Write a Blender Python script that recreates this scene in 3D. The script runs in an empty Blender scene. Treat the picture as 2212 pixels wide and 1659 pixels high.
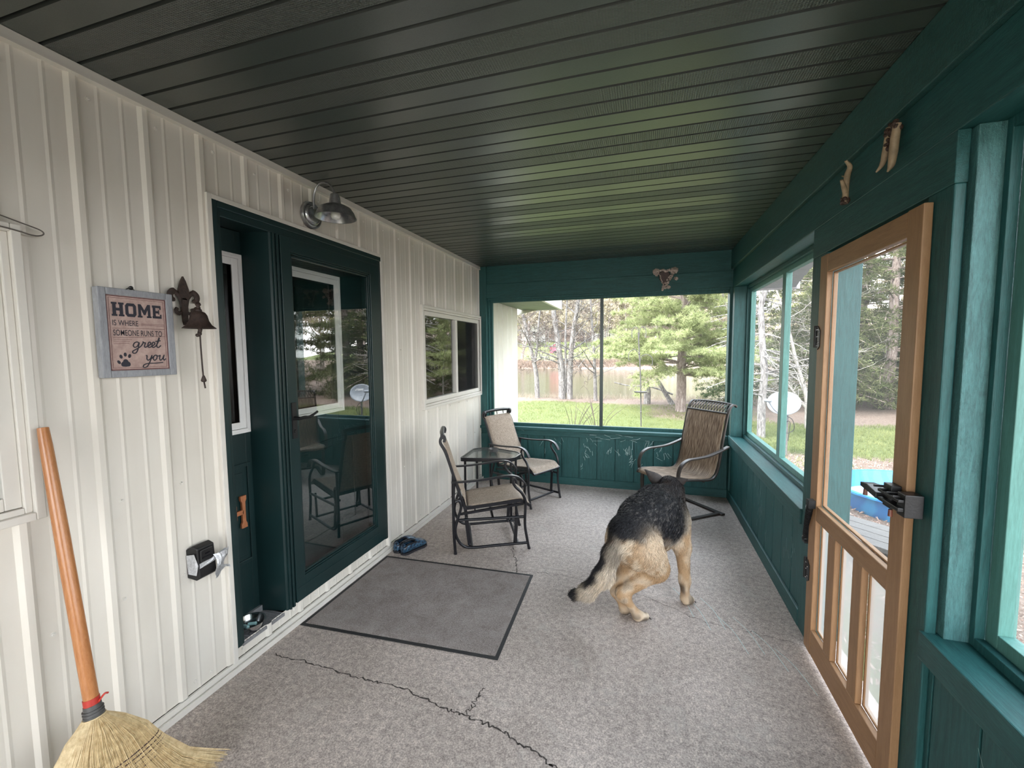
import bpy, bmesh, math, random
import numpy as np
from mathutils import Vector, Matrix
random.seed(7); rng = np.random.default_rng(7)
scene = bpy.context.scene
COL = scene.collection
PI = math.pi

# ------------------------------------------------------------------ camera
W, D, H = 2.81, 5.0, 2.612          # porch width, far wall, ceiling (metres)
NEAR = -2.6                          # end of the porch behind the camera
yaw, pitch, roll = 0.29820, -0.07626, -0.00808
fw = Vector((-math.sin(yaw)*math.cos(pitch), math.cos(yaw)*math.cos(pitch), math.sin(pitch)))
rt = Vector((math.cos(yaw), math.sin(yaw), 0)); up = rt.cross(fw)
r2 = rt*math.cos(roll) + up*math.sin(roll); u2 = up*math.cos(roll) - rt*math.sin(roll)
cam = bpy.data.cameras.new('camera'); cam_o = bpy.data.objects.new('camera', cam); COL.objects.link(cam_o)
cam.sensor_width = 36.0; cam.lens = 931.63/2212*36.0; cam.clip_start = .02; cam.clip_end = 600
M = Matrix((r2, u2, -fw)).transposed().to_4x4(); M.translation = Vector((1.9468, 0, 1.59)); cam_o.matrix_world = M
scene.camera = cam_o

# ------------------------------------------------------------------ sky, exposure
world = bpy.data.worlds.new('sky'); scene.world = world; world.use_nodes = True
nt = world.node_tree; nt.nodes.clear()
wo = nt.nodes.new('ShaderNodeOutputWorld'); bg = nt.nodes.new('ShaderNodeBackground')
tc = nt.nodes.new('ShaderNodeTexCoord'); sp = nt.nodes.new('ShaderNodeSeparateXYZ'); rp = nt.nodes.new('ShaderNodeValToRGB')
nt.links.new(tc.outputs['Generated'], sp.inputs[0]); nt.links.new(sp.outputs['Z'], rp.inputs[0])
rp.color_ramp.elements[0].position = 0.0; rp.color_ramp.elements[0].color = (1.0, 1.0, 1.0, 1)
rp.color_ramp.elements[1].position = 0.9; rp.color_ramp.elements[1].color = (.72, .86, 1.0, 1)
nt.links.new(rp.outputs[0], bg.inputs[0]); bg.inputs[1].default_value = 1.9
nt.links.new(bg.outputs[0], wo.inputs[0])
sun = bpy.data.lights.new('sun', 'SUN'); sun.energy = 3.0; sun.angle = math.radians(25); sun.color = (1, .97, .9)
sun_o = bpy.data.objects.new('sun', sun); COL.objects.link(sun_o); sun_o.rotation_euler = (math.radians(28), math.radians(-22), 0)
vs = scene.view_settings
scene.display_settings.display_device = 'sRGB'
vs.view_transform = 'Standard'; vs.look = 'None'; vs.gamma = 1; vs.use_curve_mapping = False
vs.exposure = 2.36
cy = scene.cycles
cy.max_bounces = 10; cy.diffuse_bounces = 6; cy.glossy_bounces = 4; cy.transmission_bounces = 6; cy.transparent_max_bounces = 24
cy.caustics_reflective = False; cy.caustics_refractive = False
cy.use_denoising = True; cy.sample_clamp_indirect = 6

# ------------------------------------------------------------------ mesh helpers
def catmull(pts, n=6):
    P = [Vector(p) for p in pts]; out = []
    for i in range(len(P)-1):
        a = P[i-1] if i > 0 else P[i]*2-P[i+1]; b, c = P[i], P[i+1]
        d = P[i+2] if i+2 < len(P) else P[i+1]*2-P[i]
        for k in range(n):
            t = k/n
            out.append(.5*((2*b)+(c-a)*t+(2*a-5*b+4*c-d)*t*t+(3*b-a-3*c+d)*t**3))
    out.append(P[-1]); return out

class G:
    """collects shapes and links them as one mesh object"""
    def __init__(s): s.v = []; s.f = []; s.m = []; s.mi = 0
    def add(s, verts, faces):
        b = len(s.v); s.v += [tuple(v) for v in verts]
        for f in faces: s.f.append(tuple(b+i for i in f)); s.m.append(s.mi)
        return s
    def quad(s, a, b, c, d): return s.add([a, b, c, d], [(0, 1, 2, 3)])
    def box(s, x0, x1, y0, y1, z0, z1):
        v = [(x, y, z) for x in (x0, x1) for y in (y0, y1) for z in (z0, z1)]
        return s.add(v, [(0, 1, 3, 2), (4, 6, 7, 5), (0, 4, 5, 1), (2, 3, 7, 6), (0, 2, 6, 4), (1, 5, 7, 3)])
    def obox(s, a, b, w, h, side=(0, 0, 1)):
        """bar with rectangular section from a to b; h along side, w across"""
        a, b = Vector(a), Vector(b); d = (b-a).normalized(); n = Vector(side); n = (n-d*n.dot(d)).normalized(); t = d.cross(n)
        v = [p+t*(i*w/2)+n*(j*h/2) for p in (a, b) for i, j in ((-1, -1), (1, -1), (1, 1), (-1, 1))]
        return s.add(v, [(0, 1, 2, 3), (7, 6, 5, 4), (0, 4, 5, 1), (1, 5, 6, 2), (2, 6, 7, 3), (3, 7, 4, 0)])
    def tube(s, pts, r, n=10, cap=True, flat=None):
        """round tube; r number or list; flat=(axis, factor) squeezes the section along an axis"""
        P = [Vector(p) for p in pts]; m = len(P); R = r if isinstance(r, (list, tuple)) else [r]*m
        T = [(P[min(i+1, m-1)]-P[max(i-1, 0)]).normalized() for i in range(m)]
        nrm = T[0].orthogonal().normalized(); vs = []; fs = []
        for i in range(m):
            nrm = (nrm-T[i]*nrm.dot(T[i]));
            if nrm.length < 1e-6: nrm = T[i].orthogonal()
            nrm.normalize(); bn = T[i].cross(nrm)
            for k in range(n):
                a = 2*PI*k/n; o = (nrm*math.cos(a)+bn*math.sin(a))*R[i]
                if flat: ax = Vector(flat[0]); o -= ax*(o.dot(ax)*(1-flat[1]))
                vs.append(P[i]+o)
        for i in range(m-1):
            for k in range(n):
                k2 = (k+1) % n; fs.append((i*n+k, i*n+k2, (i+1)*n+k2, (i+1)*n+k))
        if cap: fs += [tuple(range(n-1, -1, -1)), tuple((m-1)*n+k for k in range(n))]
        return s.add(vs, fs)
    def strap(s, pts, w, h, side):
        """flat strip bent along pts; side = width direction"""
        P = [Vector(p) for p in pts]; m = len(P); sd = Vector(side).normalized(); vs = []; fs = []
        for i in range(m):
            t = (P[min(i+1, m-1)]-P[max(i-1, 0)]).normalized(); n = t.cross(sd).normalized()
            for a, b in ((-1, -1), (1, -1), (1, 1), (-1, 1)): vs.append(P[i]+sd*(a*w/2)+n*(b*h/2))
        for i in range(m-1):
            for k in range(4): fs.append((i*4+k, i*4+(k+1) % 4, i*4+4+(k+1) % 4, i*4+4+k))
        fs += [(3, 2, 1, 0), tuple((m-1)*4+k for k in range(4))]
        return s.add(vs, fs)
    def lathe(s, prof, n=24, M=None, close=True):
        """prof: (r, z) list about local z; M places it"""
        M = M or Matrix(); m = len(prof)
        vs = [M @ Vector((r*math.cos(2*PI*k/n), r*math.sin(2*PI*k/n), z)) for r, z in prof for k in range(n)]
        fs = [(i*n+k, i*n+(k+1) % n, (i+1)*n+(k+1) % n, (i+1)*n+k) for i in range(m-1) for k in range(n)]
        if close: fs += [tuple(range(n-1, -1, -1)), tuple((m-1)*n+k for k in range(n))]
        return s.add(vs, fs)
    def prism(s, poly, a, b):
        """poly of 3-D points swept from offset a to offset b (vectors)"""
        n = len(poly); a, b = Vector(a), Vector(b)
        vs = [Vector(p)+a for p in poly]+[Vector(p)+b for p in poly]
        return s.add(vs, [tuple(range(n-1, -1, -1)), tuple(range(n, 2*n))]+[(i, (i+1) % n, n+(i+1) % n, n+i) for i in range(n)])
    def ball(s, c, r, n=12, sc=(1, 1, 1), M=None):
        R = Matrix.Translation(Vector(c)) @ (M or Matrix()) @ Matrix.Diagonal((sc[0], sc[1], sc[2], 1))
        prof = [(max(1e-4, r*math.sin(PI*i/n)), -r*math.cos(PI*i/n)) for i in range(n+1)]
        return s.lathe(prof, n*2, R)
    def build(s, name, mat, parent=None, smooth=False, local=False, bevel=0, solid=0, fix=True):
        me = bpy.data.meshes.new(name); vs = s.v
        if parent is not None and not local:
            L = parent.location
            p = parent.parent
            while p is not None: L = L+p.location; p = p.parent
            vs = [(v[0]-L[0], v[1]-L[1], v[2]-L[2]) for v in vs]
        me.from_pydata(vs, [], s.f)
        for m in (mat if isinstance(mat, (list, tuple)) else [mat]): me.materials.append(m)
        if any(s.m): me.polygons.foreach_set('material_index', s.m)
        if fix:
            bm = bmesh.new(); bm.from_mesh(me); bmesh.ops.recalc_face_normals(bm, faces=bm.faces); bm.to_mesh(me); bm.free()
        if smooth:
            me.polygons.foreach_set('use_smooth', [True]*len(me.polygons))
            try: me.set_sharp_from_angle(angle=math.radians(42))
            except Exception: pass
        me.update(); o = bpy.data.objects.new(name, me); COL.objects.link(o)
        if parent is not None: o.parent = parent
        if solid: md = o.modifiers.new('solid', 'SOLIDIFY'); md.thickness = solid; md.offset = 0
        if bevel:
            md = o.modifiers.new('bevel', 'BEVEL'); md.width = bevel; md.segments = 2; md.limit_method = 'ANGLE'; md.angle_limit = math.radians(50)
        return o

def thing(name, label, cat, loc=(0, 0, 0), rz=0, group=None):
    o = bpy.data.objects.new(name, None); COL.objects.link(o); o.empty_display_size = .1
    o.location = loc; o.rotation_euler = (0, 0, rz); o['label'] = label; o['category'] = cat
    if group: o['group'] = group
    return o
def tag(o, label, cat, group=None):
    o['label'] = label; o['category'] = cat
    if group: o['group'] = group
    return o
def struct(o, label=None, cat=None):
    o['kind'] = 'structure'
    if label: o['label'] = label
    if cat: o['category'] = cat
    return o
def sroot(name, loc=(0, 0, 0), label=None, cat=None):
    o = bpy.data.objects.new(name, None); COL.objects.link(o); o.location = loc; o.empty_display_size = .1
    return struct(o, label, cat)
def dup(root, loc=None, rz=None, scale=None, label=None):
    r = root.copy(); COL.objects.link(r)
    if loc is not None: r.location = loc
    if rz is not None: r.rotation_euler = (0, 0, rz)
    if scale is not None: r.scale = scale if isinstance(scale, tuple) else (scale,)*3
    if label: r['label'] = label
    for ch in list(root.children):
        c = ch.copy(); COL.objects.link(c); c.parent = r
        for g in list(ch.children):
            d = g.copy(); COL.objects.link(d); d.parent = c
    return r

# ------------------------------------------------------------------ materials
class N:
    def __init__(s, name):
        s.mat = bpy.data.materials.new(name); s.mat.use_nodes = True; s.t = s.mat.node_tree; s.t.nodes.clear()
        s.out = s.t.nodes.new('ShaderNodeOutputMaterial')
    def n(s, ty, inputs=None, **kw):
        nd = s.t.nodes.new('ShaderNode'+ty)
        for k, v in kw.items(): setattr(nd, k, v)
        for k, v in (inputs or {}).items(): s.set(nd, k, v)
        return nd
    def set(s, nd, k, v):
        i = nd.inputs[k]
        if isinstance(v, bpy.types.NodeSocket): s.t.links.new(v, i)
        elif hasattr(v, 'outputs'): s.t.links.new(v.outputs[0], i)
        else:
            if isinstance(v, tuple) and len(v) == 3 and i.type == 'RGBA': v = v+(1,)
            i.default_value = v
    def coord(s, sc=(1, 1, 1), kind='Object', rot=(0, 0, 0)):
        tc = s.n('TexCoord'); return s.n('Mapping', {'Vector': tc.outputs[kind], 'Scale': sc, 'Rotation': rot})
    def noise(s, vec, scale, detail=4, rough=.55, dist=0): return s.n('TexNoise', {'Vector': vec, 'Scale': scale, 'Detail': detail, 'Roughness': rough, 'Distortion': dist})
    def ramp(s, fac, *stops, interp='LINEAR'):
        r = s.n('ValToRGB', {'Fac': fac}); cr = r.color_ramp; cr.interpolation = interp
        while len(cr.elements) < len(stops): cr.elements.new(.5)
        for e, (p, c) in zip(cr.elements, stops): e.position = p; e.color = (c if isinstance(c, tuple) else (c, c, c))+(1,)
        return r
    def mix(s, f, a, b, mode='MIX'):
        m = s.n('Mix', data_type='RGBA', blend_type=mode); s.set(m, 0, f); s.set(m, 6, a); s.set(m, 7, b); return m.outputs[2]
    def bsdf(s, **kw):
        b = s.n('BsdfPrincipled')
        for k, v in kw.items(): s.set(b, k.replace('_', ' '), v)
        s.t.links.new(b.outputs[0], s.out.inputs[0]); return b
    def bump(s, h, strength=.3, dist=.01): return s.n('Bump', {'Height': h, 'Strength': strength, 'Distance': dist}).outputs[0]

def plain(name, col, rough=.5, metal=0, spec=.5, var=.12, scale=8, bump=0, bscale=120):
    m = N(name); c = m.coord(); nz = m.noise(c, scale, 5)
    f = m.ramp(nz.outputs[0], (.3, tuple(x*(1-var) for x in col)), (.7, tuple(min(1, x*(1+var)) for x in col)))
    kw = dict(Base_Color=f.outputs[0], Roughness=rough, Metallic=metal)
    b = m.bsdf(**kw); b.inputs['Specular IOR Level'].default_value = spec
    if bump: m.set(b, 'Normal', m.bump(m.noise(c, bscale, 3), bump, .003))
    return m.mat

def wood(name, a, b, grain=(3, 3, .25), rough=.5, bump=.25, rough_saw=0, knots=0, spec=.5, sc=18):
    """grained board; grain = coordinate scale, smallest along the grain"""
    m = N(name); c = m.coord(grain)
    n1 = m.noise(c, sc, 7, .6, 1.2); n2 = m.noise(m.coord(tuple(g*3 for g in grain)), sc*2.2, 4, .7)
    w = m.mix(.45, n1.outputs[0], n2.outputs[0])
    col = m.ramp(w, (.3, a), (.68, b)).outputs[0]
    if knots:
        vo = m.n('TexVoronoi', {'Vector': m.coord(tuple(3*g for g in grain)), 'Scale': 1.7, 'Randomness': 1.0})
        k = m.ramp(vo.outputs['Distance'], (.02, 1.0), (.085, 0.0))
        col = m.mix(k.outputs[0], col, tuple(x*.28 for x in a))
    bs = m.bsdf(Base_Color=col, Roughness=rough); bs.inputs['Specular IOR Level'].default_value = spec
    h = w
    if rough_saw:
        n3 = m.noise(m.coord((1, 1, .6)), 60, 5, .75); h = m.mix(.75, w, n3.outputs[0])
    m.set(bs, 'Normal', m.bump(h, bump, .006)); return m.mat

TEAL_A, TEAL_B = (.006, .042, .042), (.026, .112, .110)
MAT = {}
MAT['teal_v'] = wood('teal stained boards upright', TEAL_A, TEAL_B, (3, 3, .25), .5, .35, spec=.35)
MAT['teal_y'] = wood('teal stained boards along the porch', TEAL_A, TEAL_B, (3, .25, 3), .5, .35, spec=.35)
MAT['teal_x'] = wood('teal stained boards across', TEAL_A, TEAL_B, (.25, 3, 3), .5, .35, spec=.35)
MAT['teal_rough'] = wood('rough sawn teal timber', (.016, .058, .058), (.075, .215, .215), (3, 3, .4), .5, 1.0, 1)
MAT['teal_rough_y'] = wood('rough sawn teal beam', (.007, .042, .040), (.026, .105, .10), (3, .4, 3), .5, .9, 1)
MAT['teal_frame'] = wood('pale teal screen frame', (.055, .15, .128), (.105, .27, .24), (3, 3, .25), .5, .2)
MAT['pine'] = wood('new pine', (.24, .125, .056), (.37, .21, .105), (2.2, 2.2, .22), .5, .15, 0, 1)
MAT['pine_y'] = wood('new pine rail', (.24, .125, .056), (.37, .21, .105), (2.2, .22, 2.2), .5, .15, 0, 1)
MAT['grey_wood'] = wood('weathered deck wood', (.065, .058, .054), (.125, .115, .108), (.25, 3, 3), .8, .5)
MAT['green'] = plain('dark green door paint', (.0075, .024, .025), .32, spec=.5, var=.15, scale=3)
MAT['black'] = plain('black iron', (.008, .008, .009), .42, var=.3, scale=30, bump=.15)
MAT['black_metal'] = plain('black powder coated steel', (.007, .007, .010), .32, var=.2, scale=20)
MAT['white'] = plain('white vinyl', (.80, .80, .79), .35, var=.03)
MAT['cream'] = plain('cream steel trim', (.68, .65, .60), .38, var=.04)
MAT['galv'] = plain('galvanised steel', (.36, .36, .37), .30, metal=.85, var=.25, scale=40)
MAT['chrome'] = plain('stainless steel', (.62, .62, .63), .14, metal=1, var=.02)
MAT['rubber'] = plain('black rubber', (.012, .012, .013), .7, bump=.2)
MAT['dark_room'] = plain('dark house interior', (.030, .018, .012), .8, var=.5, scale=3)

def glass_mat(name, tint=(.9, .93, .92), f0=.16):
    """thin pane: clear with an even two-sided surface reflection"""
    m = N(name); ge = m.n('NewGeometry'); d = m.n('VectorMath', {0: ge.outputs['Normal'], 1: ge.outputs['Incoming']}, operation='DOT_PRODUCT')
    c = m.n('Math', {0: d.outputs['Value']}, operation='ABSOLUTE'); c = m.n('Math', {0: 1.0, 1: c.outputs[0]}, operation='SUBTRACT'); c = m.n('Math', {0: c.outputs[0], 1: 5.0}, operation='POWER')
    f = m.n('Math', {0: c.outputs[0], 1: 1-f0, 2: f0}, operation='MULTIPLY_ADD')
    t = m.n('BsdfTransparent', {'Color': tint}); g = m.n('BsdfGlossy', {'Color': (1, 1, 1), 'Roughness': 0.003})
    mx = m.n('MixShader', {0: f, 1: t, 2: g}); m.t.links.new(mx.outputs[0], m.out.inputs[0]); return m.mat
MAT['glass'] = glass_mat('window glass')
MAT['glass_dark'] = glass_mat('tinted house glass', (.75, .77, .76), .08)
def screen_mat(name, dens, col, glow=.35):
    """woven mesh: mostly holes, the wires scatter light both ways"""
    m = N(name); t = m.n('BsdfTransparent'); d = m.n('BsdfDiffuse', {'Color': col}); tl = m.n('BsdfTranslucent', {'Color': col})
    w = m.n('MixShader', {0: glow, 1: d, 2: tl}); mx = m.n('MixShader', {0: dens, 1: t, 2: w}); m.t.links.new(mx.outputs[0], m.out.inputs[0]); return m.mat
MAT['screen'] = screen_mat('insect screen', .20, (.30, .31, .31))
MAT['screen_far'] = screen_mat('fine insect screen', .05, (.3, .31, .31))
MAT['screen_pane'] = screen_mat('window insect screen', .6, (.035, .035, .037))
MAT['hardware_cloth'] = screen_mat('galvanised hardware cloth', .60, (.46, .45, .44), .55)

def siding_mat():
    m = N('cream painted steel siding'); c = m.coord((1, 1, .35)); n1 = m.noise(c, 3.5, 6, .6); n2 = m.noise(m.coord(), 260, 2)
    col = m.ramp(n1.outputs[0], (.28, (.66, .615, .545)), (.7, (.74, .705, .645)))
    col2 = m.mix(m.ramp(n2.outputs[0], (.66, 0.0), (.8, .12)).outputs[0], col.outputs[0], (.42, .39, .35))
    b = m.bsdf(Base_Color=col2, Roughness=.36); m.set(b, 'Normal', m.bump(m.noise(m.coord((1, 1, .2)), 5, 2), .05, .02)); return m.mat
MAT['siding'] = siding_mat()

def concrete_mat():
    m = N('worn concrete'); c = m.coord()
    n1 = m.noise(c, 1.6, 6, .6, .4); n2 = m.noise(c, 34, 5, .8); n3 = m.noise(c, 130, 4, .85); n4 = m.noise(c, 5.5, 5, .7, .8)
    base = m.ramp(n1.outputs[0], (.3, (.325, .278, .247)), (.7, (.445, .388, .350)))
    c1 = m.mix(.75, base.outputs[0], m.ramp(n2.outputs[0], (.36, (.30, .29, .29)), (.64, (.72, .71, .70))).outputs[0], 'OVERLAY')
    c2 = m.mix(.6, c1, m.ramp(n3.outputs[0], (.40, (.16, .15, .16)), (.62, (.84, .83, .82))).outputs[0], 'OVERLAY')
    pits = m.ramp(m.n('TexVoronoi', {'Vector': c, 'Scale': 26, 'Randomness': 1.0}).outputs['Distance'], (.035, .75), (.075, 0.0))
    c3 = m.mix(pits.outputs[0], c2, (.10, .09, .09))
    wear = m.ramp(n4.outputs[0], (.55, 0.0), (.72, .45)); c4 = m.mix(wear.outputs[0], c3, (.42, .385, .35))
    b = m.bsdf(Base_Color=c4, Roughness=.72); h = m.mix(.5, n2.outputs[0], n3.outputs[0]); m.set(b, 'Normal', m.bump(h, .55, .004)); return m.mat
MAT['concrete'] = concrete_mat()
MAT['crack'] = plain('dark crack', (.045, .036, .032), .9, var=.4, scale=60)
MAT['chalk'] = plain('scratch', (.42, .55, .54), .7, var=.2, scale=60)

def soffit_mat(perf):
    m = N('charcoal green soffit'+(' perforated' if perf else '')); c = m.coord(); n1 = m.noise(c, 300, 3, .6)
    col = m.ramp(n1.outputs[0], (.3, (.031, .040, .035)), (.7, (.050, .062, .054))).outputs[0]
    h = n1.outputs[0]; st = .12
    if perf:
        v = m.n('TexVoronoi', {'Vector': m.coord((1, 1.5, .001)), 'Scale': 105, 'Randomness': 0.0}); d = m.ramp(v.outputs['Distance'], (.26, 1.0), (.40, 0.0))
        col = m.mix(d.outputs[0], col, (.006, .008, .008)); h = m.ramp(v.outputs['Distance'], (.25, 0.0), (.55, 1.0)).outputs[0]; st = .5
    b = m.bsdf(Base_Color=col, Roughness=.30); b.inputs['Specular IOR Level'].default_value = 1.0; b.inputs['IOR'].default_value = 1.6
    m.set(b, 'Normal', m.bump(h, st, .003)); return m.mat
MAT['soffit'] = soffit_mat(False); MAT['soffit_perf'] = soffit_mat(True)
MAT['groove'] = plain('soffit groove', (.012, .016, .015), .5)
# ================================================================== SETTING
# ---- floor slab
g = G(); g.box(-.05, W+.16, NEAR, D+.14, -.30, 0.0)
def crackline(pts, w, seed):
    r = random.Random(seed); P = catmull([(x, y, 0) for x, y in pts], 14); out = []
    for i, p in enumerate(P): out.append(Vector((p.x+r.gauss(0, .006), p.y+r.gauss(0, .006), .0006)))
    g.mi = 1
    for i in range(len(out)-1):
        a, b = out[i], out[i+1]; t = (b-a).normalized(); n = Vector((-t.y, t.x, 0))
        w1, w2 = w*r.uniform(.25, 1), w*r.uniform(.25, 1)
        g.quad(a-n*w1/2, b-n*w2/2, b+n*w2/2, a+n*w1/2)
crackline([(.09, 1.70), (.42, 1.694), (.70, 1.686), (.87, 1.69), (1.11, 1.64), (1.21, 1.63), (1.39, 1.60), (1.55, 1.549), (1.66, 1.50), (1.70, 1.46)], .009, 1)
crackline([(1.235, 1.80), (1.24, 1.72), (1.22, 1.64)], .006, 2)
crackline([(.74, 3.95), (.77, 3.82), (.88, 3.52), (.965, 3.18), (1.03, 3.05), (1.076, 2.92), (1.09, 2.86)], .007, 3)
crackline([(1.05, 2.88), (1.4, 2.92), (1.9, 2.83), (2.3, 2.64), (2.55, 2.60), (2.79, 2.56)], .004, 4)
g.mi = 2
for i in range(7):
    x, y = 2.15+.08*i, 3.0-.07*i+random.uniform(-.1, .1)
    P = catmull([(x, y, .0007), (x+.06, y-.12, .0007), (x+.1, y-.3, .0007)], 6)
    for a, b in zip(P[:-1], P[1:]):
        t = (b-a).normalized(); n = Vector((-t.y, t.x, 0))*.0016; g.quad(a-n, b-n, b+n, a+n)
struct(g.build('floor', [MAT['concrete'], MAT['crack'], MAT['chalk']]), 'worn grey concrete porch floor with long cracks', 'floor')

# ---- left wall: ribbed steel siding with openings
RIB0, RIBP = 1.071, .2298
DOOR = (1.545, 2.915, .118, 2.318); WIN_A = (-.55, .86, 1.07, 1.98); WIN_B = (3.55, 4.99, 1.08, 1.99)
def siding(g, y0, y1, z0, z1, opens=(), xf=0.0, sgn=1, axis='x'):
    br = {y0: 0.0, y1: 0.0}
    k0 = int(math.floor((y0-RIB0)/RIBP))-1; k1 = int(math.ceil((y1-RIB0)/RIBP))+1
    prof = [(-.022, 0), (-.009, .010), (.009, .010), (.022, 0)]
    for c in (RIBP/3, 2*RIBP/3): prof += [(c-.009, 0), (c, .0022), (c+.009, 0)]
    pts = sorted((RIB0+k*RIBP+a, h) for k in range(k0, k1+1) for a, h in prof)
    ys = [p[0] for p in pts]; hs = [p[1] for p in pts]
    cut = [y0, y1]+[o[i] for o in opens for i in (0, 1) if y0 < o[i] < y1]
    allp = sorted([(y, h) for y, h in pts if y0 < y < y1]+[(c, float(np.interp(c, ys, hs))) for c in cut])
    P = (lambda h, y, z: (xf+sgn*h, y, z)) if axis == 'x' else (lambda h, y, z: (y, xf+sgn*h, z))
    for (ya, ha), (yb, hb) in zip(allp[:-1], allp[1:]):
        if yb-ya < 1e-6: continue
        ym = (ya+yb)/2; zs = [(z0, z1)]
        for o in opens:
            if o[0] < ym < o[1]: zs = [p for p in ((z0, o[2]), (o[3], z1)) if p[1] > p[0]]
        for a, b in zs: g.quad(P(ha, ya, a), P(hb, yb, a), P(hb, yb, b), P(ha, ya, b))
g = G(); siding(g, NEAR, 6.65, .05, 2.612, (DOOR, WIN_A, WIN_B))
# the corner end of the house beyond the porch
g.quad((0, 6.65, .05), (-2.9, 6.65, .05), (-2.9, 6.65, 2.3), (0, 6.65, 2.3))
# screws
Mx = Matrix.Rotation(PI/2, 4, 'Y')
g.mi = 1
for k in range(-16, 24):
    for z, dy in ((.085, .06), (.62, .045), (1.02, .045), (1.62, .05), (2.52, .055)):
        y = RIB0+k*RIBP+dy
        if not (NEAR < y < D-.05): continue
        if any(o[0]-.06 < y < o[1]+.06 and o[2]-.06 < z < o[3]+.06 for o in (DOOR, WIN_A, WIN_B)): continue
        g.lathe([(.0085, 0), (.0085, .0018), (.0055, .002), (.0045, .006)], 8, Matrix.Translation((.0, y+random.uniform(-.01, .01), z+random.uniform(-.012, .012))) @ Mx)
# screws along the strip below the door
for k in range(-1, 8): g.lathe([(.0085, 0), (.0085, .0018), (.0055, .002), (.0045, .006)], 8, Matrix.Translation((.0, 1.6+k*.17, .085)) @ Mx)
struct(g.build('wall_left', [MAT['siding'], MAT['cream']], fix=False), 'cream ribbed steel house wall beside the porch', 'wall')
g = G()
for a, b in (((-3, NEAR, 0), (-3, 6.64, 2.6)),): pass
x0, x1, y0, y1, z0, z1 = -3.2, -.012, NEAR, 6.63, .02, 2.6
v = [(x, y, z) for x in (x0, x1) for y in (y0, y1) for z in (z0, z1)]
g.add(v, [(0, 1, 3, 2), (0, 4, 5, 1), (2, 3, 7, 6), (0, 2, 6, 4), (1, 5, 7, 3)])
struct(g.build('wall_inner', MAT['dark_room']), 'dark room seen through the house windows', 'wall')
# thin trims along the wall
g = G(); g.box(0, .026, NEAR, D, 2.578, 2.611); g.box(0, .030, NEAR, D, 2.574, 2.580)
struct(g.build('trim_1', MAT['cream']), 'cream trim strip where the house wall meets the ceiling', 'trim')
g = G(); g.box(0, .034, NEAR, D, .0, .018); g.box(0, .012, NEAR, D, .018, .046); g.box(.028, .034, NEAR, D, .018, .028)
struct(g.build('baseboard_left', MAT['cream']), 'cream flashing along the foot of the house wall', 'trim')

# ---- ceiling: soffit boards across the porch
g = G(); y = .984-.1012*36; k = -36
while y < D:
    ya, yb = max(y+.007, NEAR), min(y+.1012-.007, D)
    if yb > NEAR:
        g.mi = 1 if (k % 4) in (0, 1) else 0
        g.quad((0, ya, H), (W, ya, H), (W, yb, H), (0, yb, H))
        g.mi = 2
        if yb < D: g.quad((0, yb, H), (W, yb, H), (W, yb+.007, H+.010), (0, yb+.007, H+.010)); g.quad((0, yb+.007, H+.010), (W, yb+.007, H+.010), (W, yb+.014, H), (0, yb+.014, H))
    y += .1012; k += 1
struct(g.build('ceiling', [MAT['soffit'], MAT['soffit_perf'], MAT['groove']], fix=False), 'charcoal green grooved metal soffit ceiling', 'ceiling')
g = G(); g.box(-3.3, W+.45, NEAR-.3, D+.25, 2.66, 2.80)  # unseen roof slab, added to block the sky above the soffit
struct(g.build('roof', MAT['groove']), 'unseen porch roof slab above the soffit, added to keep the sky out', 'roof')
# roof overhangs outside
MAT['eave'] = plain('grey green eave soffit', (.13, .16, .11), .5, var=.1)
MAT['eave_grey'] = wood('grey overhang boards', (.16, .15, .15), (.24, .23, .23), (.25, 3, 3), .7)
g = G()
for i in range(7): g.box(.02, .64, 5.25+.23*i, 5.25+.23*i+.215, 2.25, 2.27)
g.box(.0, .66, 5.25, 6.86, 2.272, 2.30)
o1 = struct(g.build('trim_2', MAT['eave']), 'green soffit of the house eave beyond the far window', 'roof overhang')
g = G(); g.box(.64, .68, 5.25, 6.9, 2.24, 2.40); g.box(-.35, .68, 6.86, 6.9, 2.24, 2.40); g.prism([(-.3, 6.70, 2.16), (.0, 6.86, 2.25), (-.3, 6.86, 2.25)], (0, 0, 0), (.28, 0, 0))
f = g.build('fascia', MAT['cream'], o1)
g = G(); n = 6
for i in range(n):
    ya, yb = 5.70-.12*i, 5.70-.12*(i+1); za, zb = 2.29+.045*i, 2.29+.045*(i+1)
    g.prism([(2.97, ya, za), (2.97, yb+.006, zb-.002), (2.97, yb+.006, zb+.02), (2.97, ya, za+.02)], (0, 0, 0), (.61+.01*i, 0, 0))
g.box(2.97, 3.62, 5.70, 5.73, 2.27, 2.36)
struct(g.build('trim_3', MAT['eave_grey']), 'grey board underside of the porch roof overhang outside the right-hand screens', 'roof overhang')

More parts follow.
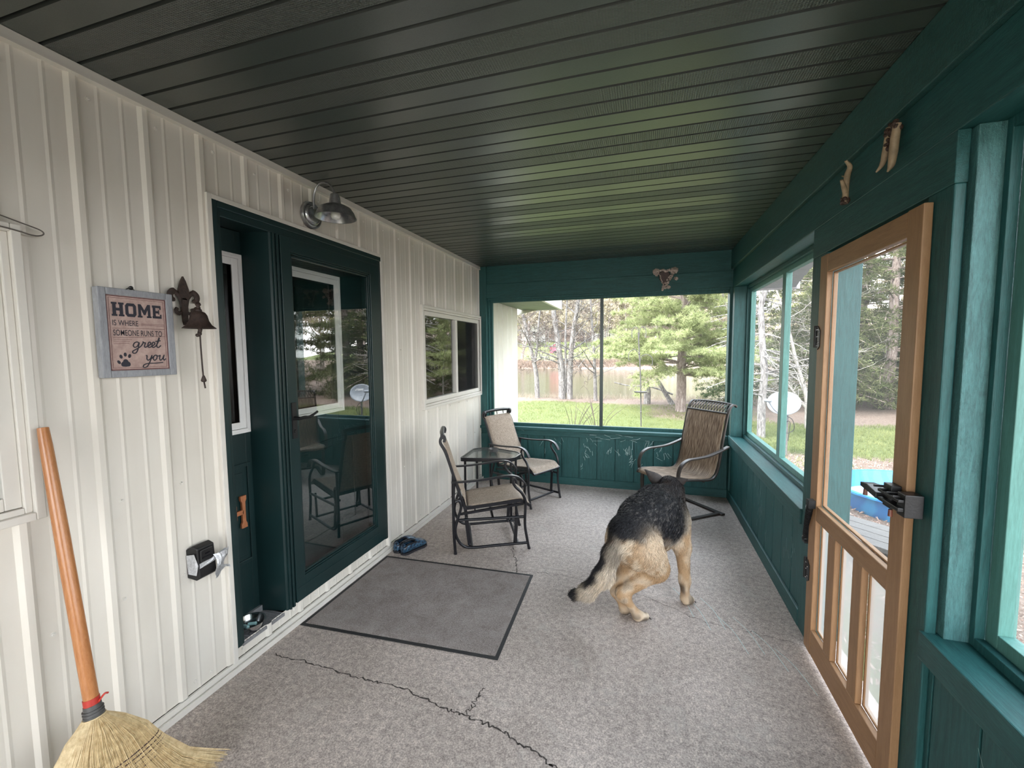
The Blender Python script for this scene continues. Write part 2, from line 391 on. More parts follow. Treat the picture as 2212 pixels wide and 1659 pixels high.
# ---- far wall
wf = sroot('wall_far', (1.4, D, 0), 'teal board end wall with a wide screened opening', 'wall')
g = G(); xs = [.0]; x = .02
n = 0
edges = [-.02+.2075*i for i in range(15)]
for a, b in zip(edges[:-1], edges[1:]):
    a, b = max(a, 0), min(b, W)
    if b > a: g.box(a+.004, b-.004, D+.012, D+.05, .0, .60)
g.box(0, W, D+.026, D+.12, 0, .62)
g.build('board_panel', MAT['teal_v'], wf, bevel=.002)
g = G(); g.box(0, W, D-.006, D+.012, 0, .088); g.build('baseboard', MAT['teal_x'], wf, bevel=.004)
g = G(); g.box(0, W, D-.004, D+.03, .575, .640); g.build('rail', MAT['teal_x'], wf, bevel=.003)
g = G(); g.box(0, W, D-.040, D+.12, .640, .674); g.build('sill', MAT['teal_x'], wf, bevel=.004)
g = G(); g.box(.0, W, D-.0, D+.14, 2.235, 2.615); g.box(0.0, W, D-.012, D, 2.232, 2.40); g.build('header_beam', MAT['teal_x'], wf, bevel=.003)
g = G(); g.box(.0, .098, D-.022, D+.12, .674, 2.61); g.box(.0, .098, D-.022, D+.0, .0, .575); g.build('corner_board', MAT['teal_v'], wf, bevel=.003)
g = G(); g.box(2.785, W+.14, D-.004, D+.12, .674, 2.24); g.build('corner_post', MAT['teal_v'], wf, bevel=.003)
# claw scratches
g = G(); r = random.Random(11)
spots = [(.62, .60, .10, 5), (.80, .33, .10, 4), (1.02, .48, .07, 7), (1.32, .36, .09, 9), (1.36, .50, .08, 5), (1.52, .60, .12, 6), (1.78, .42, .10, 12), (1.80, .30, .09, 9), (1.72, .61, .16, 6), (1.96, .60, .12, 5), (2.02, .48, .10, 7), (2.2, .40, .09, 6), (1.58, .40, .07, 5), (1.26, .22, .05, 3)]
for cx, cz, s, k in spots:
    if cx < 1.2: k = max(2, k//2)
    base = r.uniform(-.6, .9) if cz < .57 else r.uniform(-.25, .05)
    for i in range(k):
        x, z = cx+r.gauss(0, s*.5), cz+r.gauss(0, s*.35)
        if not (.1 < z < .63): continue
        a = base+r.gauss(0, .35)+(PI/2 if cz < .57 else PI*.98); L = r.uniform(.4, 1)*s
        yy = D-.0066 if z > .577 else D+.0095
        p = [Vector((x+math.cos(a)*L*t+r.gauss(0, .003), yy, z+math.sin(a)*L*t)) for t in (0, .4, .75, 1)]
        p = [Vector((q.x, yy, min(max(q.z, .10 if yy > D else .58), .570 if yy > D else .635))) for q in p]
        for q0, q1 in zip(p[:-1], p[1:]):
            if (q1-q0).length < .004: continue
            t = (q1-q0).normalized(); nn = Vector((-t.z, 0, t.x))*r.uniform(.0008, .0018)
            g.quad(q0-nn, q1-nn, q1+nn, q0+nn)
g.build('scratches', MAT['chalk'], wf)
w1 = sroot('window_1', (1.4, D+.08, .68), 'wide far screen opening with one dark centre bar', 'window')
g = G(); xa, xb, za, zb = .098, 2.80, .674, 2.235
fa, fb, fz, ft = .147, 2.788, .708, 2.182
g.box(xa, fa, D+.06, D+.10, za, zb); g.box(fb, xb, D+.06, D+.10, za, zb); g.box(fa, fb, D+.06, D+.10, za, fz); g.box(fa, fb, D+.06, D+.10, ft, zb)
g.box(xa, xb, D+.02, D+.06, 2.212, zb); g.box(xa, xa+.022, D+.02, D+.06, za, 2.212)
g.build('frame', MAT['teal_v'], w1, bevel=.002)
g = G(); g.box(1.454, 1.490, D+.055, D+.095, fz, ft); g.build('mullion', MAT['green'], w1, bevel=.002)
g = G(); g.quad((fa, D+.092, fz), (fb, D+.092, fz), (fb, D+.092, ft), (fa, D+.092, ft)); g.build('screen', MAT['screen_far'], w1)

# ---- right wall
wr = sroot('wall_right', (W, 1.2, 0), 'teal screened porch wall with rough beam and boarded base', 'wall')
g = G(); g.box(W-.022, W+.14, NEAR, D, 2.415, 2.612); g.build('rough_beam', MAT['teal_rough_y'], wr, bevel=.004)
g = G(); g.box(W, W+.20, NEAR, D+.14, 2.222, 2.4145); g.build('header_board', MAT['teal_y'], wr, bevel=.004)
g = G(); g.box(W-.003, W+.03, 1.628, 2.742, 2.070, 2.2215); g.build('door_head_casing', MAT['teal_y'], wr, bevel=.003)
g = G()
for y0, y1 in ((2.742, D), (-.8, 1.628)):
    y = y0
    while y < y1-.01:
        y2 = min(y+.2, y1); g.box(W+.014, W+.05, y+.004, y2-.004, 0, .60); y = y2
    g.box(W+.028, W+.16, y0, y1, 0, .605)
g.box(W, W+.16, NEAR, -.8, 0, 2.222)
g.build('board_panel', MAT['teal_v'], wr, bevel=.002)
g = G(); g.box(W-.004, W+.014, 2.742, D-.006, 0, .098); g.box(W-.004, W+.014, -.8, 1.628, 0, .098); g.build('baseboard', MAT['teal_y'], wr, bevel=.004)
g = G(); g.box(W-.012, W+.19, 2.742, D-.045, .600, .690); g.build('sill', MAT['teal_y'], wr, bevel=.004)
g = G(); g.box(W-.012, W+.19, -.8, 1.64, .600, .690); g.build('sill', MAT['teal_y'], wr, bevel=.004)
g = G(); g.box(W-.002, W+.03, 2.553, 2.742, 0, 2.07); g.box(W+.030, W+.06, 1.75, 2.645, 1.985, 2.07); g.box(W+.03, W+.19, 2.651, 2.74, 0, 2.22); g.build('door_casing', MAT['teal_v'], wr, bevel=.003)
g = G(); g.box(W-.002, W+.028, 1.628, 1.752, 0, 2.07); g.build('door_casing', MAT['teal_v'], wr, bevel=.004)
g = G(); g.box(W+.034, W+.20, 1.606, 1.70, 0, 2.222); g.build('rough_post', MAT['teal_rough'], wr, bevel=.003)
g = G(); g.box(W+.0, W+.12, 4.885, D-.005, .69, 2.222); g.box(W+.12, W+.2, 4.90, D+.12, .0, 2.222); g.box(W+.001, W+.18, D-.07, D+.14, 0, .69); g.build('corner_post', MAT['teal_v'], wr, bevel=.003)
g = G(); r = random.Random(5)
for i in range(46):
    y, z = r.choice([(3.75, .33), (3.68, .42), (3.6, .25), (2.95, .3), (1.25, .35), (1.3, .2), (3.9, .4)]); y += r.gauss(0, .07); z += r.gauss(0, .07)
    L = r.uniform(.03, .09); a = PI/2+r.gauss(0, .25); p = Vector((W+.0115, y, min(max(z, .12), .48))); q = p+Vector((0, math.cos(a)*L, math.sin(a)*L))
    nn = Vector((0, .0008, 0)); g.quad(p-nn, q-nn, q+nn, p+nn)
g.build('scratches', MAT['chalk'], wr)

def side_window(name, y0, y1, xs, mull, label, za=.69, zb=2.222, marg=.045):
    w = sroot(name, (W+.12, (y0+y1)/2, za), label, 'window')
    g = G(); x = xs
    for a, b, c, d in ((y0, y0+.022, za, zb), (y1-.022, y1, za, zb), (y0+.022, y1-.022, za, za+.03), (y0+.022, y1-.022, zb-.03, zb)): g.box(x, x+.025, a, b, c, d)
    g.build('stop', MAT['teal_v'], w, bevel=.002)
    g = G(); a, b, c, d = y0+.018, y1-.018, za+.025, zb-.02; m = marg
    g.box(x+.028, x+.07, a, a+m, c, d); g.box(x+.028, x+.07, b-m, b, c, d); g.box(x+.028, x+.07, a+m, b-m, c, c+m); g.box(x+.028, x+.07, a+m, b-m, d-m, d)
    g.build('screen_frame', MAT['teal_frame'], w, bevel=.002)
    for q in mull:
        g = G(); g.box(x+.026, x+.068, q-.04, q+.04, c+m, d-m); g.build('mullion', MAT['teal_frame'], w, bevel=.002)
    g = G(); g.quad((x+.062, a+m, c+m), (x+.062, b-m, c+m), (x+.062, b-m, d-m), (x+.062, a+m, d-m)); g.build('screen', MAT['screen'], w)
    return w
side_window('window_2', 2.742, 4.885, W+.11, (3.76,), 'screened side opening between the corner post and the wooden screen door')
side_window('window_3', -.8, 1.606, W+.095, (.2,), 'nearest screened side opening beyond the rough post')

# ---- unseen porch end behind the camera, left open to let more light in
wn = sroot('wall_near', (1.4, NEAR, 0), 'unseen teal framed porch end behind the viewer, left open for more light', 'wall')
g = G(); g.box(0, W, NEAR-.12, NEAR, 2.40, 2.612)
for x in (0, 2.71): g.box(x, x+.1, NEAR-.12, NEAR, 0, 2.40)
g.build('board_panel', MAT['teal_v'], wn, bevel=.003)

# ================================================================== HOUSE DOOR (door_1)
d1 = sroot('door_1', (0, 2.2, .1), 'dark green entrance with a narrow sidelight and full-glass storm door', 'door')
g = G(); y0, y1, z0, z1 = 1.534, 2.922, .045, 2.328
g.box(-.01, .022, y0, y0+.024, z0, z1); g.box(-.01, .022, y1-.024, y1, z0, z1); g.box(-.01, .022, y0+.024, y1-.024, z1-.022, z1)
g.build('casing', MAT['cream'], d1, bevel=.002)
g = G(); g.box(-.14, .012, 1.556, 1.603, .112, 2.307); g.box(-.14, .012, 2.868, 2.90, .112, 2.307); g.box(-.14, .012, 1.603, 2.868, 2.238, 2.307)
g.box(.012, .020, 1.556, 1.585, .112, 2.307); g.box(.012, .020, 1.585, 2.90, 2.275, 2.307)
g.build('frame', MAT['green'], d1, bevel=.003)
g = G(); g.prism([(-.16, 1.842, .112), (.002, 1.884, .112), (.010, 1.892, .112), (.010, 1.946, .112), (-.16, 1.946, .112)], (0, 0, 0), (0, 0, 2.13))
g.box(.008, .020, 1.898, 1.910, .112, 2.24); g.box(.008, .018, 1.922, 1.938, .112, 2.24)
g.build('mullion_post', MAT['green'], d1, bevel=.002)
MAT['tread'] = plain('grey ribbed threshold', (.26, .26, .27), .55, metal=.3, var=.15, scale=60)
g = G(); g.box(-.16, .006, 1.60, 1.866, .095, .112)
for i in range(14): g.box(-.155, .004, 1.604+.0188*i, 1.604+.0188*i+.009, .112, .1145)
g.box(-.155, -.135, 1.60, 1.85, .112, .145)
g.build('threshold', MAT['tread'], d1)
def white_glazing(g, x, y0, y1, z0, z1, w=.04):
    for k, (o, t) in enumerate(((0, .010), (.012, .016), (.026, .008))):
        a, b, c, d = y0+o, y1-o, z0+o, z1-o; ww = .013 if k < 2 else w-.026
        g.box(x, x+t, a, a+ww, c, d); g.box(x, x+t, b-ww, b, c, d); g.box(x, x+t, a+ww, b-ww, c, c+ww); g.box(x, x+t, a+ww, b-ww, d-ww, d)
def raised(g, x, y0, y1, z0, z1):
    for a, b, c, d in ((y0, y0+.022, z0, z1), (y1-.022, y1, z0, z1), (y0+.022, y1-.022, z0, z0+.022), (y0+.022, y1-.022, z1-.022, z1)): g.box(x, x+.009, a, b, c, d)
    g.box(x, x+.006, y0+.05, y1-.05, z0+.05, z1-.05)
# sidelight
g = G(); g.box(-.19, -.15, 1.55, 1.67, .112, 2.24); g.box(-.19, -.15, 1.81, 1.86, .112, 2.24); g.box(-.19, -.15, 1.67, 1.81, .112, 1.19); g.box(-.19, -.15, 1.67, 1.81, 2.08, 2.24)
raised(g, -.15, 1.60, 1.828, .43, .99)
sl = g.build('sidelight', MAT['green'], d1, bevel=.002)
g = G(); white_glazing(g, -.15, 1.632, 1.842, 1.155, 2.118, .062); g.build('glazing_trim', MAT['white'], sl, bevel=.002)
g = G(); g.quad((-.163, 1.67, 1.19), (-.163, 1.81, 1.19), (-.163, 1.81, 2.08), (-.163, 1.67, 2.08)); g.build('pane', MAT['glass_dark'], sl)
# inner entrance door
g = G(); a, b, c, d = 2.16, 2.56, 1.21, 2.08
g.box(-.18, -.14, 1.95, a, .112, 2.24); g.box(-.18, -.14, b, 2.87, .112, 2.24); g.box(-.18, -.14, a, b, .112, c); g.box(-.18, -.14, a, b, d, 2.24)
raised(g, -.14, 2.08, 2.72, .34, .99)
en = g.build('entrance_door', MAT['green'], d1, bevel=.002)
g = G(); white_glazing(g, -.14, 2.10, 2.617, 1.172, 2.122, .062); g.build('glazing_trim', MAT['white'], en, bevel=.002)
g = G(); g.quad((-.160, a, c), (-.160, b, c), (-.160, b, d), (-.160, a, d)); g.build('pane', MAT['glass_dark'], en)
# storm door
g = G(); ya, yb, za, zb = 1.946, 2.866, .126, 2.236; oa, ob, oc, od = 2.014, 2.758, .262, 2.158; x0, x1 = -.018, .022
g.box(x0, x1, ya, oa, za, zb); g.box(x0, x1, ob, yb, za, zb); g.box(x0, x1, oa, ob, za, oc); g.box(x0, x1, oa, ob, od, zb)
for k, (o, t) in enumerate(((.0, .014), (.012, .008))):
    g.box(x0, t, oa+o, oa+o+.010, oc+o, od-o); g.box(x0, t, ob-o-.010, ob-o, oc+o, od-o); g.box(x0, t, oa+o, ob-o, oc+o, oc+o+.010); g.box(x0, t, oa+o, ob-o, od-o-.010, od-o)
g.box(x1, x1+.004, ya, yb, .205, .209)
st = g.build('storm_door', MAT['green'], d1, bevel=.003)
g = G(); g.quad((.0, oa+.01, oc+.01), (.0, ob-.01, oc+.01), (.0, ob-.01, od-.01), (.0, oa+.01, od-.01)); g.build('pane', MAT['glass'], st)
g = G(); hy = 1.982
g.box(.022, .030, hy-.016, hy+.016, 1.098, 1.305)
g.lathe([(.0, .0), (.011, .0), (.011, .045), (0, .045)], 12, Matrix.Translation((.028, hy, 1.215)) @ Mx, False)
g.tube(catmull([(.068, hy-.004, 1.215), (.070, hy+.03, 1.217), (.070, hy+.07, 1.214), (.072, hy+.105, 1.226), (.074, hy+.132, 1.238)]), [.010]*9+[.009]*8+[.007]*8, 8)
g.lathe([(0, 0), (.010, 0), (.009, .006), (0, .006)], 10, Matrix.Translation((.030, hy, 1.14)) @ Mx, False)
g.build('handle', MAT['black'], st, smooth=True)

# ---- house windows
def house_window(name, o, mull, label, screen_right, ext=.0):
    y0, y1, z0, z1 = o; w = sroot(name, (0, (y0+y1)/2, z0), label, 'window')
    g = G(); a, b, c, d = y0-.036, y1+.034, z0-.026, z1+.026
    for t, oo, ww in ((.030, 0, .026), (.014, .026, .020)):
        g.box(-.01, t, a+oo, a+oo+ww, c+oo, d-oo); g.box(-.01, t, min(b-oo-ww, D-.03), min(b-oo, D-.022), c+oo, d-oo); g.box(-.01, t, a+oo+ww, min(b-oo-ww, D-.022), c+oo, c+oo+ww); g.box(-.01, t, a+oo+ww, min(b-oo-ww, D-.022), d-oo-ww, d-oo)
    g.build('window_frame', MAT['cream'], w, bevel=.003)
    g = G(); a, b, c, d = y0+.012, y1-.012, z0+.022, z1-.022; fwid = .042
    g.box(-.045, .004, a, a+fwid, c, d); g.box(-.045, .004, b-fwid, b, c, d); g.box(-.045, .004, a+fwid, b-fwid, c, c+fwid); g.box(-.045, .004, a+fwid, b-fwid, d-fwid, d)
    g.box(-.045, .0, mull-.028, mull+.022, c+fwid, d-fwid)
    g.build('sash', MAT['cream'], w, bevel=.003)
    g = G(); g.quad((-.028, a+fwid, c+fwid), (-.028, mull-.028, c+fwid), (-.028, mull-.028, d-fwid), (-.028, a+fwid, d-fwid)); g.build('pane', MAT['glass'], w)
    g = G(); g.quad((-.034, mull+.022, c+fwid), (-.034, b-fwid, c+fwid), (-.034, b-fwid, d-fwid), (-.034, mull+.022, d-fwid)); g.build('pane', MAT['glass'], w)
    if screen_right:
        g = G(); p, q, r_, s_ = mull+.024, b-fwid-.002, c+fwid+.002, d-fwid-.002
        g.quad((-.010, p, r_), (-.010, q, r_), (-.010, q, s_), (-.010, p, s_)); g.build('screen', MAT['screen_pane'], w)
    return w
house_window('window_4', WIN_A, .15, 'cream sliding house window above the broom at the edge of the view', False)
house_window('window_5', WIN_B, 4.31, 'cream sliding house window beside the glider chairs, right half screened', True)
# ================================================================== SCREEN DOOR (door_2)
d2 = sroot('door_2', (W-.02, 2.14, .02), 'natural pine screen door with three lower panels', 'door')
x0, x1 = 2.780, 2.806
g = G(); g.box(x0, x1, 2.462, 2.548, .02, 2.045); g.box(x0, x1, 1.715, 1.802, .02, 2.045)
fr = g.build('stile', MAT['pine'], d2, bevel=.003)
g = G(); g.box(x0+.001, x1, 1.802, 2.462, 1.957, 2.043); g.build('top_rail', MAT['pine_y'], d2, bevel=.003)
g = G(); g.box(x0+.001, x1, 1.802, 2.462, .727, .803); g.build('middle_rail', MAT['pine_y'], d2, bevel=.003)
g = G(); g.box(x0+.001, x1, 1.802, 2.462, .022, .152); g.build('bottom_rail', MAT['pine_y'], d2, bevel=.003)
for a in (2.228, 1.978):
    g = G(); g.box(x0+.001, x1, a, a+.078, .152, .727); g.build('slat', MAT['pine'], d2, bevel=.003)
# back lining strips behind the openings
g = G()
for a, b, c, d in ((1.802, 2.462, .803, 1.957), (2.306, 2.462, .152, .727), (2.056, 2.228, .152, .727), (1.802, 1.978, .152, .727)):
    for p in ((a, a+.010, c, d), (b-.010, b, c, d), (a, b, c, c+.008), (a, b, d-.008, d)): g.box(x1, x1+.018, *p)
g.build('backing_strip', MAT['pine'], d2, bevel=.002)
g = G(); g.quad((x1+.004, 1.812, .81), (x1+.004, 2.452, .81), (x1+.004, 2.452, 1.95), (x1+.004, 1.812, 1.95)); g.build('screen', MAT['screen'], d2)
g = G()
for a, b in ((2.316, 2.452), (2.066, 2.218), (1.812, 1.968)): g.quad((x1+.006, a, .16), (x1+.006, b, .16), (x1+.006, b, .72), (x1+.006, a, .72))
g.build('hardware_cloth', MAT['hardware_cloth'], d2)
for z in (1.65, .44):
    g = G(); g.prism([(x0-.004, 2.508, z-.05), (x0-.004, 2.532, z-.066), (x0-.004, 2.556, z-.052), (x0-.004, 2.556, z+.052), (x0-.004, 2.532, z+.05), (x0-.004, 2.508, z+.03)], (0, 0, 0), (.004, 0, 0))
    g.box(W-.008, W-.0025, 2.562, 2.588, z-.055, z+.055); g.tube([(x0-.004, 2.558, z-.055), (x0-.004, 2.558, z+.055)], .009, 10)
    hg = g.build('hinge', MAT['black'], d2, bevel=.001)
    g = G(); 
    for dy, dz in ((2.522, -.03), (2.54, .0), (2.52, .02), (2.54, -.045), (2.54, .035)): g.ball((x0-.005, dy, z+dz), .0048, 5)
    for dz in (-.035, 0, .035): g.ball((W-.009, 2.576, z+dz), .0045, 5)
    g.build('screw', MAT['chrome'], hg)
# latch with black body, thumb lever and keeper
g = G(); lx = x0
g.box(lx-.030, lx, 1.738, 1.788, 1.045, 1.125); g.box(lx-.046, lx-.006, 1.660, 1.790, 1.062, 1.075); g.box(lx-.046, lx-.006, 1.660, 1.790, 1.092, 1.102)
g.box(lx-.030, lx+.02, 1.655, 1.700, 1.045, 1.120)
g.prism([(lx-.050, 1.79, 1.085), (lx-.050, 1.86, 1.096), (lx-.050, 1.905, 1.090), (lx-.050, 1.905, 1.075), (lx-.050, 1.85, 1.070), (lx-.050, 1.79, 1.063)], (0, 0, 0), (.044, 0, 0))
for y in (1.68, 1.72, 1.76, 1.80): g.box(lx-.052, lx-.01, y, y+.006, 1.102, 1.110)
lt = g.build('latch', MAT['black'], d2, bevel=.002)
g = G(); g.tube([(lx-.040, 1.885, 1.076), (lx-.040, 1.886, 1.046)], [.006, .008], 8); g.tube([(lx-.03, 1.735, 1.045), (lx-.03, 1.735, 1.022)], [.006, .007], 8)
MAT['copper'] = plain('reddish brown knob', (.18, .05, .03), .35)
g.build('knob', MAT['copper'], lt, smooth=True)
g = G(); g.prism([(x1+.02, 1.76, .98), (x1+.02, 1.83, 1.03), (x1+.02, 1.83, 1.14), (x1+.02, 1.77, 1.19)], (0, 0, 0), (.03, 0, 0)); g.build('outer_latch_plate', MAT['black'], d2, bevel=.003)
# spring closer
g = G(); a, b = Vector((x0-.018, 2.490, .80)), Vector((W-.02, 2.612, .575))
g.tube([a, b], .013, 10); hp = []
dv = (b-a); n1 = dv.orthogonal().normalized(); n2 = dv.normalized().cross(n1)
for i in range(240):
    t = i/239; hp.append(a+dv*(.04+.9*t)+(n1*math.cos(t*2*PI*20)+n2*math.sin(t*2*PI*20))*.0145)
g.tube(hp, .0028, 5)
g.box(x0-.03, x0, 2.468, 2.508, .785, .825); g.ball(b, .020, 6); g.box(W-.03, W-.002, 2.60, 2.635, .55, .58)
g.build('spring_closer', MAT['black'], d2, smooth=True)

# ================================================================== THINGS ON THE HOUSE WALL
# ---- framed sign
MAT['sign_frame'] = wood('grey washed frame', (.20, .21, .23), (.38, .39, .42), (3, 3, .5), .6, .2)
MAT['sign_side'] = plain('frame side', (.08, .09, .10), .6)
m = N('aged pinkish sign print'); c = m.coord(); nz = m.noise(c, 30, 6, .7)
m.bsdf(Base_Color=m.ramp(nz.outputs[0], (.3, (.36, .24, .215)), (.7, (.56, .42, .38))).outputs[0], Roughness=.6); MAT['sign_face'] = m.mat
MAT['ink'] = plain('dark navy ink', (.022, .022, .035), .6); MAT['ink_red'] = plain('maroon ink', (.10, .025, .03), .6)
SY, SZ, SW, SH = 1.074, 1.502, .262, .336
sg = thing('wall_sign', 'grey framed wooden sign about home and greeting, hung on the cream siding', 'sign', (.0, SY+SW/2, SZ))
P = lambda u, v, x=.0405: (x, SY+u*SW, SZ+v*SH)
g = G(); fwid = .026
for a, b, c, d in ((SY, SY+fwid, SZ, SZ+SH), (SY+SW-fwid, SY+SW, SZ, SZ+SH), (SY+fwid, SY+SW-fwid, SZ, SZ+fwid), (SY+fwid, SY+SW-fwid, SZ+SH-fwid, SZ+SH)): g.box(.016, .046, a, b, c, d)
g.build('frame', MAT['sign_frame'], sg, bevel=.003)
g = G(); g.box(.018, .040, SY+fwid-.002, SY+SW-fwid+.002, SZ+fwid-.002, SZ+SH-fwid+.002); pn = g.build('panel', MAT['sign_face'], sg)
g = G()
def border(g, o, w, x=.0404):
    a, b, c, d = SY+fwid+o, SY+SW-fwid-o, SZ+fwid+o, SZ+SH-fwid-o
    for p in ((a, a+w, c, d), (b-w, b, c, d), (a, b, c, c+w), (a, b, d-w, d)): g.box(.0400, x, *p)
border(g, .001, .003); border(g, .009, .0012)
def rule(g, u0, v0, u1, v1, w=.0012):
    a, b = Vector(P(u0, v0)), Vector(P(u1, v1)); t = (b-a).normalized(); n = Vector((0, -t.z, t.y))*w/2; g.prism([a-n, b-n, b+n, a+n], (-.0006, 0, 0), (0, 0, 0))
rule(g, .535, .615, .865, .615); rule(g, .535, .60, .865, .60); rule(g, .16, .555, .865, .562); rule(g, .16, .445, .865, .475)
rule(g, .16, .42, .40, .43); rule(g, .16, .40, .37, .408); rule(g, .16, .38, .36, .387)
g.build('border_lines', MAT['ink_red'], pn)
g = G()
LAY = [0]
def lay(): LAY[0] += 1; return .0006+.00004*(LAY[0] % 12)
def block(g, polys, u, v, w, h):
    for poly in polys: g.prism([P(u+a*w, v+b*h, .0400) for a, b in poly], (0, 0, 0), (lay(), 0, 0))
Rc = lambda a, b, c, d: [(a, c), (b, c), (b, d), (a, d)]
Hh = [Rc(.08, .36, 0, 1), Rc(.64, .92, 0, 1), Rc(.36, .64, .40, .60), Rc(0, .44, 0, .14), Rc(0, .44, .86, 1), Rc(.56, 1, 0, .14), Rc(.56, 1, .86, 1)]
O = [[(0, .18), (.18, 0), (.30, .24), (.28, .30), (.28, .70), (.30, .76), (.18, 1), (0, .82)], [(1, .18), (.82, 0), (.70, .24), (.72, .30), (.72, .70), (.70, .76), (.82, 1), (1, .82)], [(.18, 0), (.82, 0), (.70, .22), (.30, .22)], [(.18, 1), (.82, 1), (.70, .78), (.30, .78)]]
Mm = [Rc(.06, .26, 0, 1), Rc(.74, .94, 0, 1), [(.26, 1), (.10, 1), (.44, .2), (.56, .2), (.56, .45)], [(.74, 1), (.90, 1), (.56, .2), (.44, .2), (.44, .45)], Rc(0, .34, 0, .13), Rc(.66, 1, 0, .13)]
Ee = [Rc(.06, .36, 0, 1), Rc(0, .96, .82, 1), Rc(0, 1, 0, .18), Rc(.36, .74, .40, .58), Rc(.80, .96, .70, .82), Rc(.84, 1, .18, .32), Rc(.66, .76, .32, .68)]
x = .165
for L, w in ((Hh, .158), (O, .142), (Mm, .190), (Ee, .128)): block(g, L, x, .69, w, .155); x += w+.016
g.build('headline', MAT['ink'], pn)
def text_mesh(body, offset=0.0, ext=.0):
    cu = bpy.data.curves.new('t', 'FONT'); cu.body = body; cu.offset = offset; cu.extrude = ext; o = bpy.data.objects.new('t', cu); COL.objects.link(o)
    dg = bpy.context.evaluated_depsgraph_get(); me = bpy.data.meshes.new_from_object(o.evaluated_get(dg)); bpy.data.objects.remove(o); bpy.data.curves.remove(cu)
    vs = np.empty(len(me.vertices)*3); me.vertices.foreach_get('co', vs); vs = vs.reshape(-1, 3); fs = [tuple(p.vertices) for p in me.polygons]; bpy.data.meshes.remove(me); return vs, fs
def put_text(g, body, origin, ux, uy, width, height, offset=.005):
    vs, fs = text_mesh(body, offset); mn, mx = vs.min(0), vs.max(0); s = np.array([width/(mx[0]-mn[0]), height/(mx[1]-mn[1])])
    o, ux, uy = Vector(origin), Vector(ux), Vector(uy)
    g.add([o+ux*((v[0]-mn[0])*s[0])+uy*((v[1]-mn[1])*s[1]) for v in vs], fs)
g = G(); Yv, Zv = (0, 1, 0), (0, 0, 1)
put_text(g, 'IS WHERE', P(.165, .585, .0408), Yv, Zv, .33*SW, .062*SH)
put_text(g, 'SOMEONE RUNS TO', P(.165, .472, .0408), Yv, (0, .0, 1), .655*SW, .066*SH)
def stroke(g, pts, u, v, s, w=.0040):
    pp = catmull([(.0405+.00005*i, SY+u*SW+a*s+.18*b*s, SZ+v*SH+b*s) for i, (a, b) in enumerate(pts)], 6); g.strap(pp, .0006, w, (1, 0, 0))
s = .0212
gr = [[(1.0, .85), (.6, 1.0), (.2, .75), (.12, .3), (.4, 0), (.8, .25), (1.0, .9), (.95, -.3), (.7, -1.0), (.25, -1.05), (.15, -.7), (.7, -.3), (1.3, .15), (1.65, .8), (1.6, 1.05), (1.85, .85), (2.05, .85), (1.95, .3), (2.1, .02), (2.5, .25), (2.95, .6), (2.9, .95), (2.6, .95), (2.5, .4), (2.75, 0), (3.2, .2), (3.65, .6), (3.6, .95), (3.3, .95), (3.2, .4), (3.45, 0), (3.95, .35), (4.3, 1.3), (4.3, 1.9), (4.1, .9), (4.1, .2), (4.4, 0), (4.8, .4)], [(3.75, 1.15), (4.7, 1.3)]]
for st_ in gr: stroke(g, st_, .395, .340, s)
yo = [[(0, .9), (.2, .9), (.25, .3), (.5, .05), (.85, .35), (1.05, 1.0), (.9, .0), (.6, -.9), (.2, -1.3), (-.2, -1.2), (-.1, -.8), (.6, -.55), (1.8, -.55), (3.2, -.45)], [(1.05, .3), (1.5, .9), (1.85, 1.0), (1.5, .9), (1.35, .4), (1.6, 0), (1.95, .3), (1.95, .8), (1.7, 1.0), (2.2, .8), (2.5, .95), (2.45, .4), (2.65, 0), (3.0, .3), (3.2, 1.0), (3.15, .3), (3.35, 0), (3.6, .3)]]
for st_ in yo: stroke(g, st_, .555, .185, s)
def blob(g, u, v, ru, rv, rot=0, n=16):
    poly = []
    for i in range(n):
        a = 2*PI*i/n; p, q = ru*math.cos(a), rv*math.sin(a); poly.append((.0404, SY+u*SW+p*math.cos(rot)-q*math.sin(rot), SZ+v*SH+p*math.sin(rot)+q*math.cos(rot)))
    g.prism([(p[0]-.0004, p[1], p[2]) for p in poly], (0, 0, 0), (lay(), 0, 0))
blob(g, .295, .150, .016, .011); blob(g, .295, .175, .009, .010); blob(g, .27, .144, .009, .008, .4); blob(g, .322, .144, .009, .008, -.4)
for du, dv, ro in ((-.085, .0, .5), (-.055, .062, .2), (.0, .085, 0), (.055, .068, -.3)): blob(g, .295+du, .172+dv, .005, .0078, ro)
g.build('lettering', MAT['ink'], pn)
g = G(); g.lathe([(0, 0), (.007, 0), (.008, .006), (.004, .010), (0, .010)], 10, Matrix.Translation((.018, SY+.125, SZ+SH+.010)) @ Mx, False)
g.tube([(.020, SY+.105, SZ+SH), (.022, SY+.122, SZ+SH+.012), (.022, SY+.14, SZ+SH)], .0018, 6); g.build('hanger_hook', MAT['black'], sg)

